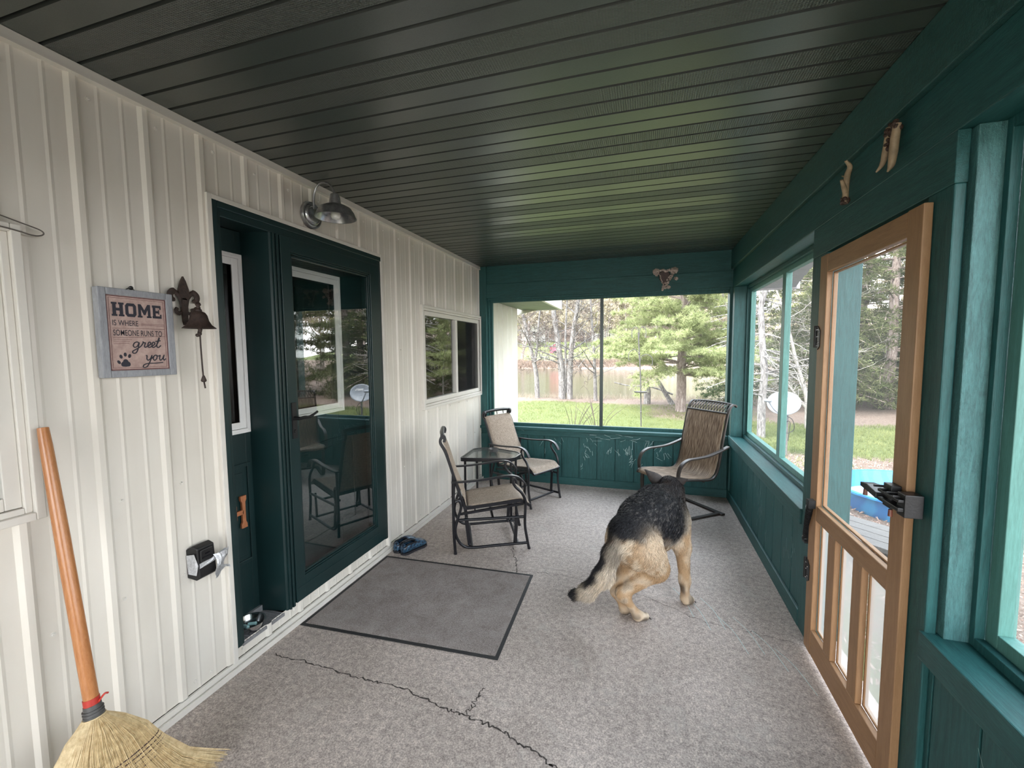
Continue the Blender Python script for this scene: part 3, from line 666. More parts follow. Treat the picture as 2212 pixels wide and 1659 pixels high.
# ---- iron bell with fleur-de-lis bracket
MAT['rust'] = plain('rusty cast iron', (.032, .018, .014), .62, var=.45, scale=70, bump=.4)
bl = thing('dinner_bell', 'rusty iron bell hanging from a fleur-de-lis bracket beside the sign', 'bell', (0, 1.40, 1.44))
g = G(); cy_, X0, X1 = 1.402, (.0, 0, 0), (.010, 0, 0)
def fl(poly): g.prism([(.016, cy_+a, 1.80+b) for a, b in poly], X0, X1)
fl([(0, .125), (-.010, .105), (-.021, .07), (-.022, .045), (-.010, .025), (.010, .025), (.022, .045), (.021, .07), (.010, .105)])
for s in (-1, 1):
    c = catmull([(.021, cy_+s*.008, 1.79), (.021, cy_+s*.020, 1.838), (.021, cy_+s*.042, 1.858), (.021, cy_+s*.058, 1.842), (.021, cy_+s*.052, 1.822), (.021, cy_+s*.038, 1.824)], 5)
    g.tube(c, [.008]*5+[.010]*5+[.014]*5+[.013]*5+[.009]*5+[.006], 8, flat=((1, 0, 0), .5))
    c = catmull([(.021, cy_+s*.006, 1.775), (.021, cy_+s*.024, 1.764), (.021, cy_+s*.036, 1.775), (.021, cy_+s*.030, 1.788)], 5); g.tube(c, [.007]*5+[.009]*5+[.008]*5+[.006], 8, flat=((1, 0, 0), .5))
fl([(-.010, .03), (-.014, -.01), (-.010, -.07), (-.006, -.085), (.006, -.085), (.010, -.07), (.014, -.01), (.010, .03)])
g.tube(catmull([(.022, cy_, 1.722), (.055, cy_-.006, 1.722), (.075, cy_-.010, 1.745), (.095, cy_-.012, 1.775), (.125, cy_-.015, 1.785)], 6), .008, 8)
g.build('bracket', MAT['rust'], bl, smooth=True)
g = G(); bc = Matrix.Translation((.125, 1.384, 0))
g.lathe([(.0, 1.812), (.008, 1.806), (.011, 1.797), (.006, 1.790), (.006, 1.783), (.013, 1.776), (.013, 1.770), (.024, 1.764), (.031, 1.752), (.036, 1.73), (.045, 1.712), (.060, 1.700), (.062, 1.697), (.058, 1.697), (.042, 1.708), (.030, 1.75), (0, 1.757)], 28, bc, False)
g.build('bell_cup', MAT['rust'], bl, smooth=True)
g = G(); g.tube(catmull([(.125, 1.384, 1.757), (.126, 1.384, 1.69), (.125, 1.385, 1.60), (.126, 1.387, 1.49), (.127, 1.392, 1.44)], 8), .0032, 7)
for i in range(7): g.ball((.125+random.uniform(-.008, .008), 1.382+random.uniform(-.01, .01), 1.668+.006*i), .008, 4)
g.lathe([(0, 1.497), (.004, 1.495), (.011, 1.474), (.008, 1.468), (0, 1.466)], 8, Matrix.Translation((.126, 1.388, 0)), False)
g.build('clapper_cord', MAT['rust'], bl, smooth=True)

# ---- barn lamp
lp = thing('wall_lamp', 'galvanised gooseneck barn lamp mounted on the siding above the storm door', 'lamp', (0, 2.2, 2.415))
g = G(); Rx = Matrix.Translation((.0, 2.2, 2.415)) @ Mx
g.lathe([(.079, .004), (.080, .014), (.076, .024), (.070, .024), (.066, .018), (.060, .020), (.056, .032), (.050, .036), (.045, .032), (.040, .034), (0, .036)], 36, Rx, False); g.build('backplate', MAT['galv'], lp, smooth=True)
g = G(); neck = catmull([(.034, 2.2, 2.45), (.040, 2.2, 2.53), (.062, 2.2, 2.578), (.105, 2.2, 2.597), (.150, 2.2, 2.58), (.178, 2.2, 2.545), (.186, 2.2, 2.50)], 8); g.tube(neck, .0065, 10); g.build('gooseneck', MAT['galv'], lp, smooth=True)
g = G(); Ms = Matrix.Translation((.188, 2.2, 0)) @ Matrix.Rotation(math.radians(0), 4, 'X')
g.lathe([(.0, 2.525), (.014, 2.524), (.025, 2.517), (.029, 2.50), (.033, 2.468), (.034, 2.462), (.060, 2.453), (.088, 2.438), (.104, 2.414), (.114, 2.387), (.117, 2.383), (.113, 2.384), (.102, 2.411), (.086, 2.434), (.058, 2.449), (0, 2.455)], 40, Ms, False); lsh = g.build('lamp_shade', MAT['galv'], lp, smooth=True)
m = N('frosted bulb'); m.bsdf(Base_Color=(.8, .8, .78), Roughness=.4); MAT['bulb'] = m.mat
g = G(); g.lathe([(0, 2.455), (.014, 2.45), (.015, 2.425), (.026, 2.41), (.029, 2.395), (.022, 2.38), (0, 2.373)], 18, Ms, False); g.build('bulb', MAT['bulb'], lsh, smooth=True)

# ---- black outlet box with silver tape
ob = thing('outlet_box', 'black weatherproof outlet box with torn silver tape, low on the siding', 'outlet', (0, 1.41, .60))
g = G(); g.prism([(.0, 1.352, .715), (.0, 1.352, .585), (.045, 1.358, .575), (.060, 1.365, .585), (.055, 1.362, .720), (.03, 1.358, .732)], (0, 0, 0), (0, .080, 0)); g.box(.056, .066, 1.37, 1.427, .655, .712); g.build('box', MAT['black'], ob, bevel=.004)
g = G(); g.box(.066, .070, 1.376, 1.420, .672, .678); g.box(.066, .072, 1.39, 1.41, .69, .694); g.build('cover_latch', MAT['black_metal'], ob)
m = N('silver duct tape'); c = m.coord(); nz = m.noise(c, 90, 4, .7); b_ = m.bsdf(Base_Color=m.ramp(nz.outputs[0], (.3, (.42, .43, .45)), (.7, (.72, .73, .76))).outputs[0], Roughness=.35, Metallic=.5); m.set(b_, 'Normal', m.bump(nz.outputs[0], .6, .004)); MAT['tape'] = m.mat
g = G(); vs = []; nu, nv = 10, 8
r = random.Random(3)
for i in range(nu+1):
    for j in range(nv+1):
        u, v = i/nu, j/nv; vs.append((.070+.018*math.sin(v*3+u*2)+r.uniform(-.003, .003), 1.424+.062*u+(.03 if v > .85 else 0)*u+.006*math.sin(v*7), .672-.105*v+.014*u*u*(1-v)-.012*math.cos(u*5)*v))
g.add(vs, [(i*(nv+1)+j, (i+1)*(nv+1)+j, (i+1)*(nv+1)+j+1, i*(nv+1)+j+1) for i in range(nu) for j in range(nv)])
for z, x in ((.700, 0),): g.add([(-.0+.004, 1.350, .69), (.048, 1.353, .70), (.058, 1.362, .645), (.05, 1.357, .60), (.01, 1.351, .605)], [(0, 1, 2, 3, 4)])
g.add([(.0605, 1.366, .652), (.066, 1.432, .662), (.072, 1.482, .680), (.075, 1.487, .668), (.0665, 1.427, .640), (.0605, 1.366, .63)], [(0, 1, 2, 3, 4, 5)])
g.build('silver_tape', MAT['tape'], ob, solid=.001)

# ---- wire hanger over the window
MAT['wire'] = plain('grey brown wire', (.10, .085, .075), .5)
g = G(); g.tube(catmull([(.034, .42, 2.10), (.034, .62, 2.075), (.034, .80, 2.033), (.034, .90, 2.010), (.034, .938, 2.000), (.034, .946, 1.990), (.034, .935, 1.981), (.034, .915, 1.979), (.034, .86, 1.987), (.034, .70, 2.0), (.034, .30, 2.02)], 8), .0022, 6)
tag(g.build('wire_hanger', MAT['wire'], smooth=True), 'wire clothes hanger hooked over the window trim above the broom', 'hanger')

# ---- wooden letter on the sidelight
MAT['letter'] = wood('orange brown letter wood', (.30, .10, .04), (.46, .18, .08), (3, 3, .6), .5)
g = G(); La, Lb, Lc, Ld = 1.668, 1.776, .640, .818
for a, b in ((0, .33), (.67, 1)):
    y0, y1 = La+(Lb-La)*a, La+(Lb-La)*b; ym = (y0+y1)/2; h = (Ld-Lc)
    g.prism([(-.138, q, z) for q, z in ((y0, Lc), (y1, Lc), (y1, Lc+.12*h), (ym+.010, Lc+.20*h), (ym+.010, Ld-.20*h), (y1, Ld-.12*h), (y1, Ld), (y0, Ld), (y0, Ld-.12*h), (ym-.010, Ld-.20*h), (ym-.010, Lc+.20*h), (y0, Lc+.12*h))], (0, 0, 0), (.014, 0, 0))
g.box(-.138, -.124, La+.02, Lb-.02, (Lc+Ld)/2-.012, (Lc+Ld)/2+.012); g.box(-.141, -.138, La+.05, La+.06, Lc+.05, Ld-.05)
tag(g.build('wooden_letter', MAT['letter'], bevel=.003), 'orange brown wooden letter H on the sidelight panel', 'letter')

# ---- steel bowl with chews on the threshold
g = G(); Mb = Matrix.Translation((-.058, 1.700, .1145)) @ Matrix.Scale(.80, 4)
g.lathe([(0, 0), (.070, 0), (.074, .004), (.080, .030), (.088, .052), (.094, .055), (.094, .052), (.084, .049), (.076, .028), (.068, .006), (0, .006)], 40, Mb, False)
tag(g.build('dog_bowl', MAT['chrome'], smooth=True), 'stainless steel dog bowl on the grey threshold of the sidelight recess', 'bowl')
MAT['mint'] = plain('mint green chew', (.36, .60, .60), .55, var=.08)
for i, (a, b) in enumerate((((-.078, 1.702, .1325), (-.034, 1.718, .1365)), ((-.086, 1.684, .1325), (-.044, 1.676, .1375)))):
    g = G(); a, b = Vector(a), Vector(b); g.tube([a, a+(b-a)*.08, b-(b-a)*.08, b], [.005, .0095, .0095, .005], 10)
    tag(g.build('chew_stick', MAT['mint'], smooth=True), ('mint green chew stick in the steel bowl, nearer the door corner' if i == 0 else 'pale mint chew stick in the steel bowl, partly behind the door jamb'), 'dog chew', 'chews in the steel bowl')

# ---- antlers and mount
MAT['antler'] = plain('weathered antler', (.34, .24, .15), .6, var=.3, scale=30)
m = N('antler with dark burr'); c = m.coord(); 
MAT['burr'] = plain('dark antler burr', (.05, .025, .018), .7, var=.4, scale=80, bump=.6)
def antler(name, label, chains, burrs):
    g = G(); xw = W-.016
    for pts, rad in chains:
        P_ = catmull([(xw-.012-q[2] if len(q) > 2 else xw-.012, q[0], q[1]) for q in pts], 6); rr = list(np.interp(np.linspace(0, 1, len(P_)), np.linspace(0, 1, len(rad)), rad)); g.tube(P_, rr, 10)
    o = tag(g.build(name, MAT['antler'], smooth=True), label, 'antler')
    g = G(); r = random.Random(len(label))
    for y, z, rd in burrs:
        for i in range(14): g.ball((xw-.012+r.uniform(-.01, .008), y+r.uniform(-rd, rd), z+r.uniform(-rd*1.4, rd*1.4)), r.uniform(.006, .011), 4)
    g.build('burr', MAT['burr'], o); return o
antler('antler_hook', 'single forked antler mounted upright on the header above the pine door', [([(2.304, 2.225), (2.302, 2.27), (2.300, 2.31), (2.292, 2.345), (2.272, 2.372), (2.262, 2.395, .02)], [.013, .012, .012, .012, .010, .006]), ([(2.302, 2.265), (2.288, 2.29, .012), (2.268, 2.318, .03)], [.010, .010, .006]), ([(2.298, 2.338), (2.322, 2.352, .01)], [.006, .002])], [(2.304, 2.238, .008)])
antler('antler_hook', 'paired antler prongs pointing down, nearer the rough post', [([(1.955, 2.385), (1.962, 2.34), (1.975, 2.305), (1.995, 2.272), (2.010, 2.250, .012)], [.012, .013, .012, .009, .003]), ([(1.905, 2.375), (1.915, 2.33), (1.922, 2.285), (1.930, 2.245), (1.932, 2.222, .01)], [.012, .014, .014, .011, .003])], [(1.955, 2.375, .012), (1.91, 2.37, .010), (1.962, 2.325, .012), (1.935, 2.35, .014)])

mk = thing('antler_mount', 'small carved antler mount with a heart shaped plaque on the far header beam', 'wall ornament', (2.15, D-.012, 2.35))
g = G(); yb = D-.014
heart = [(-.055, .055), (-.02, .066), (.03, .062), (.055, .045), (.058, .0), (.035, -.05), (.005, -.085), (-.02, -.055), (-.05, -.01)]
g.prism([(2.135+a, yb, 2.36+b) for a, b in heart], (0, -.03, 0), (0, 0, 0))
MAT['plaque'] = plain('dark brown plaque', (.045, .018, .014), .5, var=.4, scale=40)
g.build('plaque', MAT['plaque'], mk, bevel=.004)
MAT['bone'] = plain('pale carved bone', (.42, .34, .30), .65, var=.35, scale=60, bump=.5)
g = G(); r = random.Random(9)
def leafy(c, L, wd, ang, n=5):
    c = Vector(c); dv = Vector((math.sin(ang), 0, math.cos(ang))); sd = Vector((dv.z, 0, -dv.x))
    for k in range(n):
        o = (k-(n-1)/2)/n; tip = c+dv*L*(1-.5*abs(o))+sd*wd*o*1.3+Vector((0, -.012, 0)); base = c+sd*wd*o*.8
        g.tube([base, (base+tip)/2+Vector((0, -.010, 0)), tip], [wd*.16, wd*.24, .002], 6, flat=((0, 1, 0), .6))
leafy((2.055, yb-.02, 2.40), .065, .055, -.1, 6); leafy((2.232, yb-.02, 2.405), .065, .058, .15, 6)
leafy((2.07, yb-.03, 2.392), .03, .04, -1.2, 3); leafy((2.215, yb-.02, 2.395), .04, .03, .9, 3)
for i in range(30):
    t = i/29; g.ball((2.10+.10*t+r.gauss(0, .006), yb-.025+r.uniform(-.01, .01), 2.432+.008*math.sin(t*9)+r.uniform(-.006, .006)), r.uniform(.008, .014), 4)
for i in range(46):
    t = i/45; x = 2.215-.10*t; z = 2.39-.145*t; g.ball((x+r.uniform(-.016, .022), yb-.03+r.uniform(-.012, .012), z+r.uniform(-.016, .016)), r.uniform(.006, .013), 4)
for i in range(16):
    t = i/15; g.ball((2.085+.045*t+r.uniform(-.004, .004), yb-.03, 2.40-.13*t), r.uniform(.005, .008), 4)
leafy((2.235, yb-.03, 2.35), .045, .03, 2.0, 4); leafy((2.17, yb-.03, 2.268), .04, .03, 2.4, 4); leafy((2.15, yb-.03, 2.262), .03, .03, 3.2, 3)
g.build('carved_antlers', MAT['bone'], mk)

# ================================================================== THINGS ON THE FLOOR
# ---- door mat
m = N('grey brown mat pile'); c = m.coord(); n1 = m.noise(c, 230, 4, .8); n2 = m.noise(c, 7, 5, .7, .6)
col = m.mix(.5, m.ramp(n1.outputs[0], (.36, (.09, .074, .069)), (.66, (.66, .585, .55))).outputs[0], m.ramp(n2.outputs[0], (.35, (.16, .125, .115)), (.68, (.34, .30, .28))).outputs[0])
b_ = m.bsdf(Base_Color=col, Roughness=.95); b_.inputs['Specular IOR Level'].default_value = .1; m.set(b_, 'Normal', m.bump(n1.outputs[0], 1.0, .006)); MAT['pile'] = m.mat
mt = thing('door_mat', 'large grey brown door mat with black rubber border in front of the storm door', 'mat', (.63, 2.4, .0))
A, B, C_, E_ = Vector((.042, 1.936, 0)), Vector((1.246, 1.990, 0)), Vector((1.214, 2.861, 0)), Vector((.045, 2.823, 0))
ins = lambda o: [A+(B-A).normalized()*o+(E_-A).normalized()*o, B+(A-B).normalized()*o+(C_-B).normalized()*o, C_+(B-C_).normalized()*o+(E_-C_).normalized()*o, E_+(C_-E_).normalized()*o+(A-E_).normalized()*o]
g = G(); g.prism(ins(0), (0, 0, .0008), (0, 0, .004)); g.build('rubber_border', MAT['rubber'], mt)
g = G(); q = ins(.020); nx, ny = 60, 44; vs = []
for i in range(nx+1):
    for j in range(ny+1):
        u, v = i/nx, j/ny; p = (q[0]*(1-u)+q[1]*u)*(1-v)+(q[3]*(1-u)+q[2]*u)*v; e = min(u, 1-u, v, 1-v); vs.append((p.x, p.y, .0041+.006*min(1, e*25)+random.uniform(0, .0012)))
g.add(vs, [(i*(ny+1)+j, (i+1)*(ny+1)+j, (i+1)*(ny+1)+j+1, i*(ny+1)+j+1) for i in range(nx) for j in range(ny)]); g.build('carpet_pile', MAT['pile'], mt)

# ---- garden clogs
m = N('blue patterned clog rubber'); c = m.coord(); vo = m.n('TexVoronoi', {'Vector': c, 'Scale': 55}); nz = m.noise(c, 40, 4, .7)
col = m.ramp(m.mix(.5, vo.outputs['Distance'], nz.outputs[0]), (.26, (.008, .009, .022)), (.44, (.012, .024, .045)), (.58, (.045, .12, .20)), (.70, (.018, .018, .036))).outputs[0]
b_ = m.bsdf(Base_Color=col, Roughness=.3); MAT['clog'] = m.mat
MAT['clog_in'] = plain('black clog lining', (.006, .006, .010), .5); MAT['clog_sole'] = plain('dark clog sole', (.012, .012, .016), .7)
def clog(label, loc, rz):
    t = thing('garden_clog', label, 'shoe', loc, rz, 'garden clogs by the door')
    L = .245; ns, na = 22, 20
    def ring(s):   # half width, height, floor height along the length (0 heel .. 1 toe)
        w = np.interp(s, [0, .04, .15, .4, .6, .78, .92, 1], [.012, .028, .038, .036, .044, .052, .040, .006])
        h = np.interp(s, [0, .04, .15, .4, .6, .78, .92, 1], [.036, .076, .096, .088, .084, .070, .050, .018]); return w, h
    g = G(); vs = []; fs = []
    for i in range(ns+1):
        s = i/ns; w, h = ring(s)
        for k in range(na):
            a = 2*PI*k/na; z = .012+(h-.012)*(.5+.5*math.sin(a)) if True else 0
            vs.append((-L/2+L*s, w*math.cos(a)*(1.0 if math.sin(a) < .3 else 1-.15*(math.sin(a)-.3)), z))
    for i in range(ns):
        for k in range(na):
            s = (i+.5)/ns; a = 2*PI*(k+.5)/na
            if math.sin(a) > .55-.0*s and .07 < s < .50: continue      # foot opening
            fs.append((i*na+k, i*na+(k+1) % na, (i+1)*na+(k+1) % na, (i+1)*na+k))
    g.add(vs, fs); up_ = g.build('upper', MAT['clog'], t, smooth=True, local=True, solid=.004)
    g = G(); pts = []
    for s in np.linspace(.06, .50, 9): w, h = ring(s); pts.append((-L/2+L*s, w*.80, .012+(h-.012)*.80))
    pts2 = [(x, -y, z) for x, y, z in pts][::-1]
    loop = catmull(pts+[(-L/2+L*.52, 0, .074)]+pts2+[(-L/2+L*.045, 0, .060)]+pts[:1], 3); g.tube(loop, .006, 8); g.build('collar', MAT['clog_in'], t, smooth=True, local=True)
    g = G(); sole = []
    for s in np.linspace(0, 1, 26): w, h = ring(s); sole.append((-L/2-.002+(L+.004)*s, w*1.03, 0))
    sole = sole+[(x, -y, z) for x, y, z in sole[::-1]]
    g.prism(sole, (0, 0, .001), (0, 0, .016)); g.build('sole', MAT['clog_sole'], t, local=True)
    return t
clog('blue patterned garden clog resting against the house wall', (.098, 3.005, 0), math.radians(84))
clog('blue patterned garden clog touching the mat, further from the wall', (.190, 2.985, 0), math.radians(72))

# ---- corn broom
m = N('broom straw'); c = m.coord(); n1 = m.noise(c, 60, 4, .7)
m.bsdf(Base_Color=m.ramp(n1.outputs[0], (.3, (.46, .33, .17)), (.7, (.74, .60, .37))).outputs[0], Roughness=.7); MAT['straw'] = m.mat
MAT['handle_wood'] = wood('varnished broom handle', (.36, .135, .045), (.50, .22, .085), (3, 3, .2), .25, .05)
MAT['red'] = plain('red plastic', (.42, .03, .02), .4); MAT['grey_tape'] = plain('grey wrap', (.06, .058, .056), .5)
br = thing('corn_broom', 'straw broom with orange wooden handle leaning on the siding by the window', 'broom', (.28, .90, 0))
T0, T1 = Vector((.055, .890, 1.350)), Vector((.244, .860, .440))
ax = (T1-T0).normalized()
g = G(); g.tube([T0-ax*.001, T0, T0+ax*.06, T0+ax*.35, T1], [.012, .0145, .0165, .0195, .0200], 20); g.build('handle', MAT['handle_wood'], br, smooth=True)
g = G(); g.tube([T1-ax*.035, T1-ax*.012], .0215, 18); g.tube(catmull([T1-ax*.022+Vector((.02, .008, 0)), T1-ax*.03+Vector((.03, .02, .01)), T1-ax*.02+Vector((.028, .03, .016))], 4), .003, 6); g.build('red_tie', MAT['red'], br, smooth=True)
g = G(); g.tube([T1-ax*.014, T1+ax*.004, T1+ax*.030], [.0225, .024, .028], 18)
for q in (0, .009, .018): g.tube([T1+ax*q, T1+ax*(q+.004)], .0272, 18)
g.build('collar', MAT['grey_tape'], br, smooth=True)
# straw body: fan in the plane across the axis
sd = Vector((.25, 1.0, .0)); sd = (sd-ax*sd.dot(ax)).normalized(); nn = ax.cross(sd).normalized()
r = random.Random(21); g = G(); gs = G()
base = T1+ax*.028
def fanpt(u, v, s):
    """u -1..1 across, v -1..1 through, s 0..1 down the straw"""
    w = np.interp(s, [0, .06, .16, .30, .45, .62, .8, 1], [.026, .055, .098, .128, .142, .158, .190, .235]); th = np.interp(s, [0, .1, .3, .5, 1], [.026, .040, .042, .034, .030])
    sw = .10*s**2.2*(.5+.5*u)                        # swept towards the camera's right where it is worn
    return base+ax*(.43*s*(1-.09*u*u*s))+sd*(u*w+sw)+nn*(v*th*math.sqrt(max(0, 1-u*u)))
vs = []; ns, na = 26, 36
for i in range(ns+1):
    for k in range(na):
        a = 2*PI*k/na; vs.append(fanpt(math.cos(a)*.97, math.sin(a)/max(.2, abs(math.sin(a)))*abs(math.sin(a)), i/ns*.93))
g.add(vs, [(i*na+k, i*na+(k+1) % na, (i+1)*na+(k+1) % na, (i+1)*na+k) for i in range(ns) for k in range(na)]+[tuple(range(na-1, -1, -1)), tuple(ns*na+k for k in range(na))])
for i in range(2600):
    u = r.uniform(-1, 1); v = r.choice((-1, 1))*r.uniform(.9, 1.12); e = r.uniform(.9, 1.02) if r.random() < .7 else r.uniform(.4, 1)
    du = r.gauss(0, .05); P_ = []
    for s in (0.0, .1, .25, .45, .7, e): P_.append(fanpt(max(-1.04, min(1.04, u+du*s)), v*(1+r.uniform(0, .08)), min(s, e))+Vector((r.gauss(0, .0012), r.gauss(0, .0012), 0)))
    P_ = [Vector((p.x, p.y, max(p.z, .004))) for p in P_]
    g.tube(P_, [.0016, .0016, .0015, .0013, .0011, .0006], 3, cap=False)
g.build('straw', MAT['straw'], br, fix=False)
g = G()
for s in (.40, .435, .47, .505, .54):
    loop = [fanpt(math.cos(2*PI*k/40)*1.0, (1 if math.sin(2*PI*k/40) >= 0 else -1)*1.14, s-.02*math.cos(2*PI*k/40)) for k in range(41)]; g.tube(loop, .0022, 6, cap=False)
MAT['thread'] = plain('dark maroon thread', (.035, .012, .014), .7); g.build('stitching', MAT['thread'], br)
g = G(); g.tube([base-ax*.004, base+ax*.012], [.0295, .032], 18); g.build('pale_band', MAT['straw'], br, smooth=True)
# ================================================================== FURNITURE
def sling_mat(name, a, b, sx, sy):
    m = N(name); n1 = m.noise(m.coord((sx[0], sx[1], sx[2])), 60, 3, .7); n2 = m.noise(m.coord((sy[0], sy[1], sy[2])), 60, 3, .7)
    w = m.mix(.5, n1.outputs[0], n2.outputs[0]); col = m.ramp(w, (.36, a), (.62, b))
    bs = m.bsdf(Base_Color=col.outputs[0], Roughness=.75); bs.inputs['Specular IOR Level'].default_value = .25; m.set(bs, 'Normal', m.bump(w, .35, .003)); return m.mat
MAT['sling'] = sling_mat('tan woven sling', (.13, .095, .068), (.47, .385, .31), (6, .6, 6), (.6, 6, .6))
def striped_mat(name):
    m = N(name); c = m.coord((.25, 5, .25)); n1 = m.noise(c, 42, 2, .6); n2 = m.noise(m.coord((9, 3, 9)), 60, 3, .7)
    w = m.mix(.12, n1.outputs[0], n2.outputs[0]); col = m.ramp(w, (.34, (.060, .036, .022)), (.5, (.17, .115, .075)), (.66, (.38, .29, .21)))
    bs = m.bsdf(Base_Color=col.outputs[0], Roughness=.65); bs.inputs['Specular IOR Level'].default_value = .3; m.set(bs, 'Normal', m.bump(w, .3, .003)); return m.mat
MAT['sling_brown'] = striped_mat('brown striped sling')
MAT['bronze'] = plain('dark bronze powder coat', (.030, .023, .019), .45, var=.2, scale=30)

def sheet(g, prof, y0, y1, ny=8, th=.004, sag=0.0):
    """cloth strip along the (u, z) profile between y0 and y1"""
    P_ = catmull([(u, 0, z) for u, z in prof], 6); vs = []; n = len(P_)
    for i, p in enumerate(P_):
        t = (P_[min(i+1, n-1)]-P_[max(i-1, 0)]).normalized(); nr = Vector((t.z, 0, -t.x))
        if nr.z > 0: nr = -nr
        e = min(i, n-1-i)/(n-1)*2
        for j in range(ny+1):
            w = j/ny; s_ = sag*math.sin(PI*w)*min(1, e*2); q = p+nr*s_; vs.append((q.x, y0+(y1-y0)*w, q.z))
    g.add(vs, [(i*(ny+1)+j, (i+1)*(ny+1)+j, (i+1)*(ny+1)+j+1, i*(ny+1)+j+1) for i in range(n-1) for j in range(ny)])

def glider(label, loc, heading, back_top):
    t = thing('glider_chair', label, 'chair', loc, heading, 'glider chairs'); wd = .472; BM = MAT['black_metal']; r = .0115
    bt, bz = back_top
    for y, far in ((0, 0), (wd, 1)):
        g = G()
        g.tube(catmull([(0, y, .0), (-.010, y, .207), (-.008, y, .45), (0, y, .578)], 6), r, 10)
        g.tube(catmull([(.572, y, .052), (.34, y, .048), (.13, y, .044), (.055, y, .068), (.014, y, .13), (.002, y, .195), (.018, y, .27), (.042, y, .34), (.050, y, .39), (.034, y, .428), (.006, y, .420)], 7), r, 10)
        g.tube(catmull([(.588, y, 0), (.572, y, .09), (.556, y, .20), (.560, y, .33), (.560, y, .40), (.532, y, .462), (.482, y, .515), (.460, y, .560), (.468, y, .592)], 7), r, 10)
        g.tube([(.036, y, .272), (.545, y, .268)], r, 10)
        g.tube([(0, y, .0), (0, y, .014)], .0135, 10); g.tube([(.588, y, .0), (.588, y, .014)], .0135, 10)
        g.build('side_frame', BM, t, smooth=True, local=True)
        g = G(); ar = catmull([(-.022, y, .577), (.12, y, .579), (.26, y, .590), (.38, y, .604), (.455, y, .606), (.512, y, .588), (.548, y, .552), (.568, y, .520)], 6)
        g.strap(ar, .034, .013, (0, 1, 0)); g.build('armrest', BM, t, smooth=True, local=True, bevel=.003)
        yi = y+(.020 if not far else -.020)
        for a, b in (((.088, yi, .278), (.112, yi, .060)), ((.492, yi, .272), (.478, yi, .056))):
            g = G(); g.obox(a, b, .010, .028, (1, 0, 0)); g.ball(a, .011, 5); g.ball(b, .011, 5); g.build('hanger_link', BM, t, local=True)
    y0, y1 = .040, wd-.040
    g = G()
    for y in (y0, y1):
        g.obox((.092, y, .352), (.536, y, .392), .020, .026); g.obox((.530, y, .390), (.604, y, .345), .020, .022); g.obox((.044, y, .305), (.552, y, .362), .018, .018)
        for u in (.16, .48): g.obox((u, y, .33+.06*(u-.16)), (u, y, .365+.06*(u-.16)), .012, .012, (1, 0, 0))
    g.tube([(.600, y0, .344), (.600, y1, .344)], .011, 10); g.tube([(.10, y0, .350), (.10, y1, .350)], .011, 10)
    sfm = g.build('seat_frame', BM, t, smooth=True, local=True)
    g = G()
    for u, z in ((.13, .046), (.50, .048), (.30, .270)): g.tube([(u, 0, z), (u, wd, z)], .0105, 10)
    g.build('crossbar', BM, t, smooth=True, local=True)
    g = G(); sl = ((bt-.084)/(bz-.345))
    for y in (y0, y1):
        g.strap(catmull([(.086, y, .335), (.044, y, .46), (.084+sl*(.60-.345)-.008, y, .60), (.084+sl*(.80-.345)-.012, y, .80), (bt-.012, y, bz-.055), (bt-.002, y, bz-.012), (bt+.014, y, bz-.004), (bt+.022, y, bz-.022), (bt+.016, y, bz-.050)], 6), .022, .022, (0, 1, 0))
    g.tube(catmull([(bt+.004, y0, bz-.006), (bt+.002, y0+.08, bz+.001), (bt+.001, (y0+y1)/2, bz+.004), (bt+.002, y1-.08, bz+.001), (bt+.004, y1, bz-.006)], 6), .0165, 12)
    for q in (.25, .5, .75): yy = y0+(y1-y0)*q; g.tube([(bt-.002, yy, bz+.006), (bt+.008, yy, bz-.045)], .005, 8)
    bfm = g.build('back_frame', BM, t, smooth=True, local=True, bevel=.003)
    g = G(); sheet(g, [(.104, .362), (.20, .377), (.36, .392), (.48, .405), (.545, .402), (.585, .372), (.604, .352)], y0-.004, y1+.004, sag=.018); g.build('seat_sling', MAT['sling'], sfm, smooth=True, local=True, solid=.004)
    g = G(); sheet(g, [(.094, .372), (.074, .44), (.084+sl*(.60-.345)+.004, .60), (.084+sl*(.80-.345)+.002, .80), (bt+.008, bz-.050)], y0-.002, y1+.002, sag=-.012); g.build('back_sling', MAT['sling'], bfm, smooth=True, local=True, solid=.004)
    return t
glider('black framed glider chair with tan sling, nearer the storm door', (.547, 3.004, 0), math.radians(25.4), (-.088, .938))
glider('black framed glider chair with tan sling in the corner below the far screen', (.353, 4.374, 0), math.radians(-27.5), (-.150, .915))

